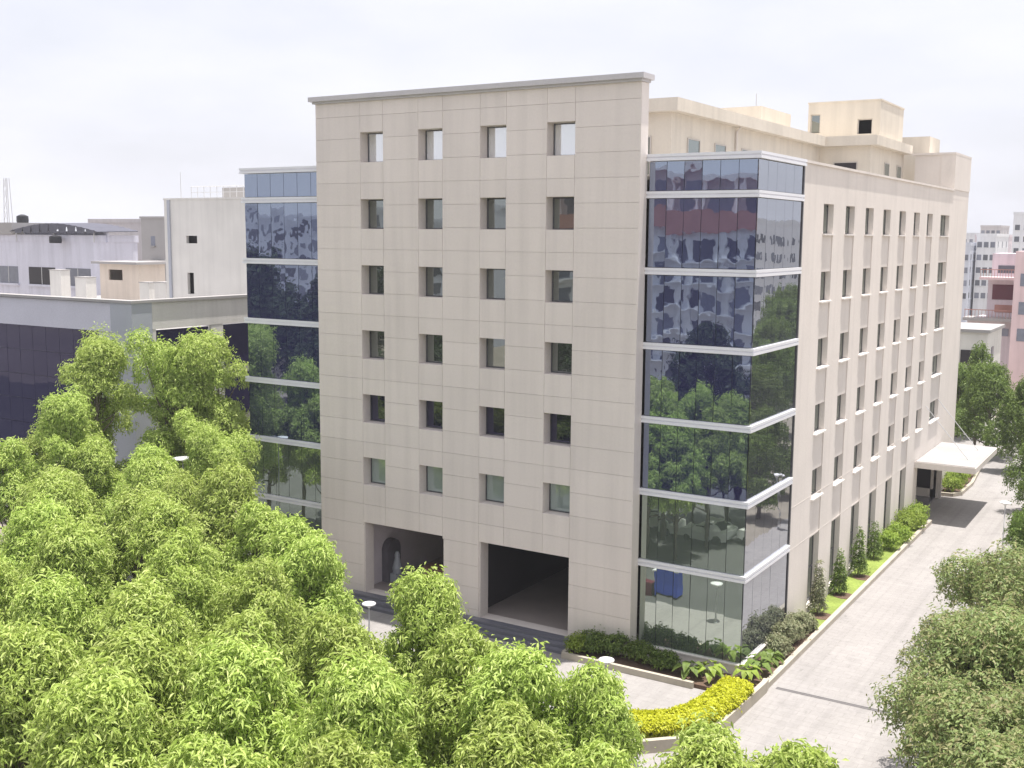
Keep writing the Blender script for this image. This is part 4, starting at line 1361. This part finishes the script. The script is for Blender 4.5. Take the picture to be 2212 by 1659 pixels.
for i in range(8):
    MB().box(-59.9 + 6.1 * i, -59.2 + 6.1 * i, -86, -85.4, 0, 21.5).build('pilaster', MT['aptwhite'], MR)

MB2 = block('slab_block', 'blue-grey slab block across the street, mirrored in the left glass bay', -190, -95, -150, -130, 24.5, MT['aptblue'], top=.8)
for i in range(22):
    for j in range(6):
        c = -187.5 + 4.2 * i
        piece('window', c - 1.2, c + 1.2, -130.1, -129.95, 3.2 + 3.6 * j, 5.6 + 3.6 * j, MT['farwin'], MB2)

block('east_block', 'grey block of flats east of the driveway, mirrored in the side glass', 52, 92, 165, 185, 23.5, MT['aptwhite'], front=(12, 6, 1.5, 1.7, 3, 3.3), top=.8)


def car(x, y, rz, label, paint):
    e = thing('parked_car', (x, y, 0), label, 'car', 'cars parked under the trees')
    prof = [(-2.1, .35), (-2.15, .75), (-1.95, .95), (-1.2, 1.02), (-.55, 1.45), (.85, 1.48), (1.55, 1.02), (2.05, .92), (2.12, .5), (2.05, .32)]
    m = MB()
    for sgn in (-1, 1):
        pass
    vs_ = [(a, -.84 + (.16 if b > 1.1 else 0), b) for a, b in prof] + [(a, .84 - (.16 if b > 1.1 else 0), b) for a, b in prof]
    n_ = len(prof)
    m.add(vs_, [tuple(range(n_)), tuple(range(2 * n_ - 1, n_ - 1, -1))] + [(i, n_ + i, n_ + (i + 1) % n_, (i + 1) % n_) for i in range(n_)])
    me_parts = [('body', m, paint)]
    for sgn in (-1, 1):
        w = MB()
        w.add([(-1.02, sgn * .80, 1.06), (1.35, sgn * .80, 1.06), (.8, sgn * .705, 1.42), (-.5, sgn * .705, 1.40)], [(0, 1, 2, 3)])
        me_parts.append(('side_window', w, MT['cardark']))
    ws = MB().add([(-1.16, -.66, 1.065), (-1.16, .66, 1.065), (-.6, .6, 1.435), (-.6, -.6, 1.435)], [(0, 1, 2, 3)])
    me_parts.append(('windscreen', ws, MT['cardark']))
    rw = MB().add([(1.52, -.66, 1.06), (1.52, .66, 1.06), (.91, .6, 1.46), (.91, -.6, 1.46)], [(3, 2, 1, 0)])
    me_parts.append(('rear_window', rw, MT['cardark']))
    for a in (-1.3, 1.28):
        for b in (-.8, .8):
            t = MB().tube([(a, b - .1, .31), (a, b + .1, .31)], [.31, .31], 14)
            me_parts.append(('wheel', t, MT['rubber']))
    for nm, mb, mt in me_parts:
        me = bpy.data.meshes.new(nm)
        me.from_pydata([tuple(q) for q in mb.v], [], mb.f)
        me.materials.append(mt)
        o = bpy.data.objects.new(nm, me)
        C.objects.link(o)
        o.parent = e
    e.rotation_euler = (0, 0, rz)


car(-4.8, -21.8, .2, 'white car parked under the trees, first mirrored in the glass', MT['carwhite'])
car(-9.4, -22.6, .05, 'second white car parked under the trees, left of the first', MT['carwhite'])
car(-.2, -22.0, .1, 'third white car parked under the trees, right of the first', MT['carwhite'])
SK = thing('blue_cabinet', (-2.1, -8.7, 0), 'blue steel cabinet on the forecourt, mirrored in the ground-floor glass', 'cabinet')
MB().box(-2.9, -1.4, -9.1, -8.3, .1, 1.6).build('body', MT['blue'], SK)
MB().box(-2.86, -2.17, -8.298, -8.27, .15, 1.55).build('door', MT['blue'], SK)
MB().box(-2.13, -1.44, -8.298, -8.27, .15, 1.55).build('door', MT['blue'], SK)
MB().box(-3.0, -1.3, -9.2, -8.2, 1.602, 1.68).build('top', MT['band'], SK)
MB().box(-2.8, -1.5, -9.0, -8.4, 0, .1).build('base', MT['frame'], SK)
tag(MB().box(-4.1, -3.1, -8.9, -8.3, 0, .8).build('crate', MT['maroon']), 'maroon crate standing left of the blue cabinet', 'crate')

# ================================================================== HAZE
hz = MB().box(-420, 260, -200, 520, -1.0, 37.5)
hm = bpy.data.materials.new('haze_air')
hm.use_nodes = True
hn, hl_ = hm.node_tree.nodes, hm.node_tree.links
hn.clear()
pvn = hn.new('ShaderNodeVolumePrincipled')
pvn.inputs['Color'].default_value = (0.93, 0.94, 1.0, 1)
pvn.inputs['Density'].default_value = 0.00036
pvn.inputs['Anisotropy'].default_value = 0.2
ho = hn.new('ShaderNodeOutputMaterial')
hl_.new(pvn.outputs['Volume'], ho.inputs['Volume'])
tag(hz.build('haze', hm), kind='stuff')
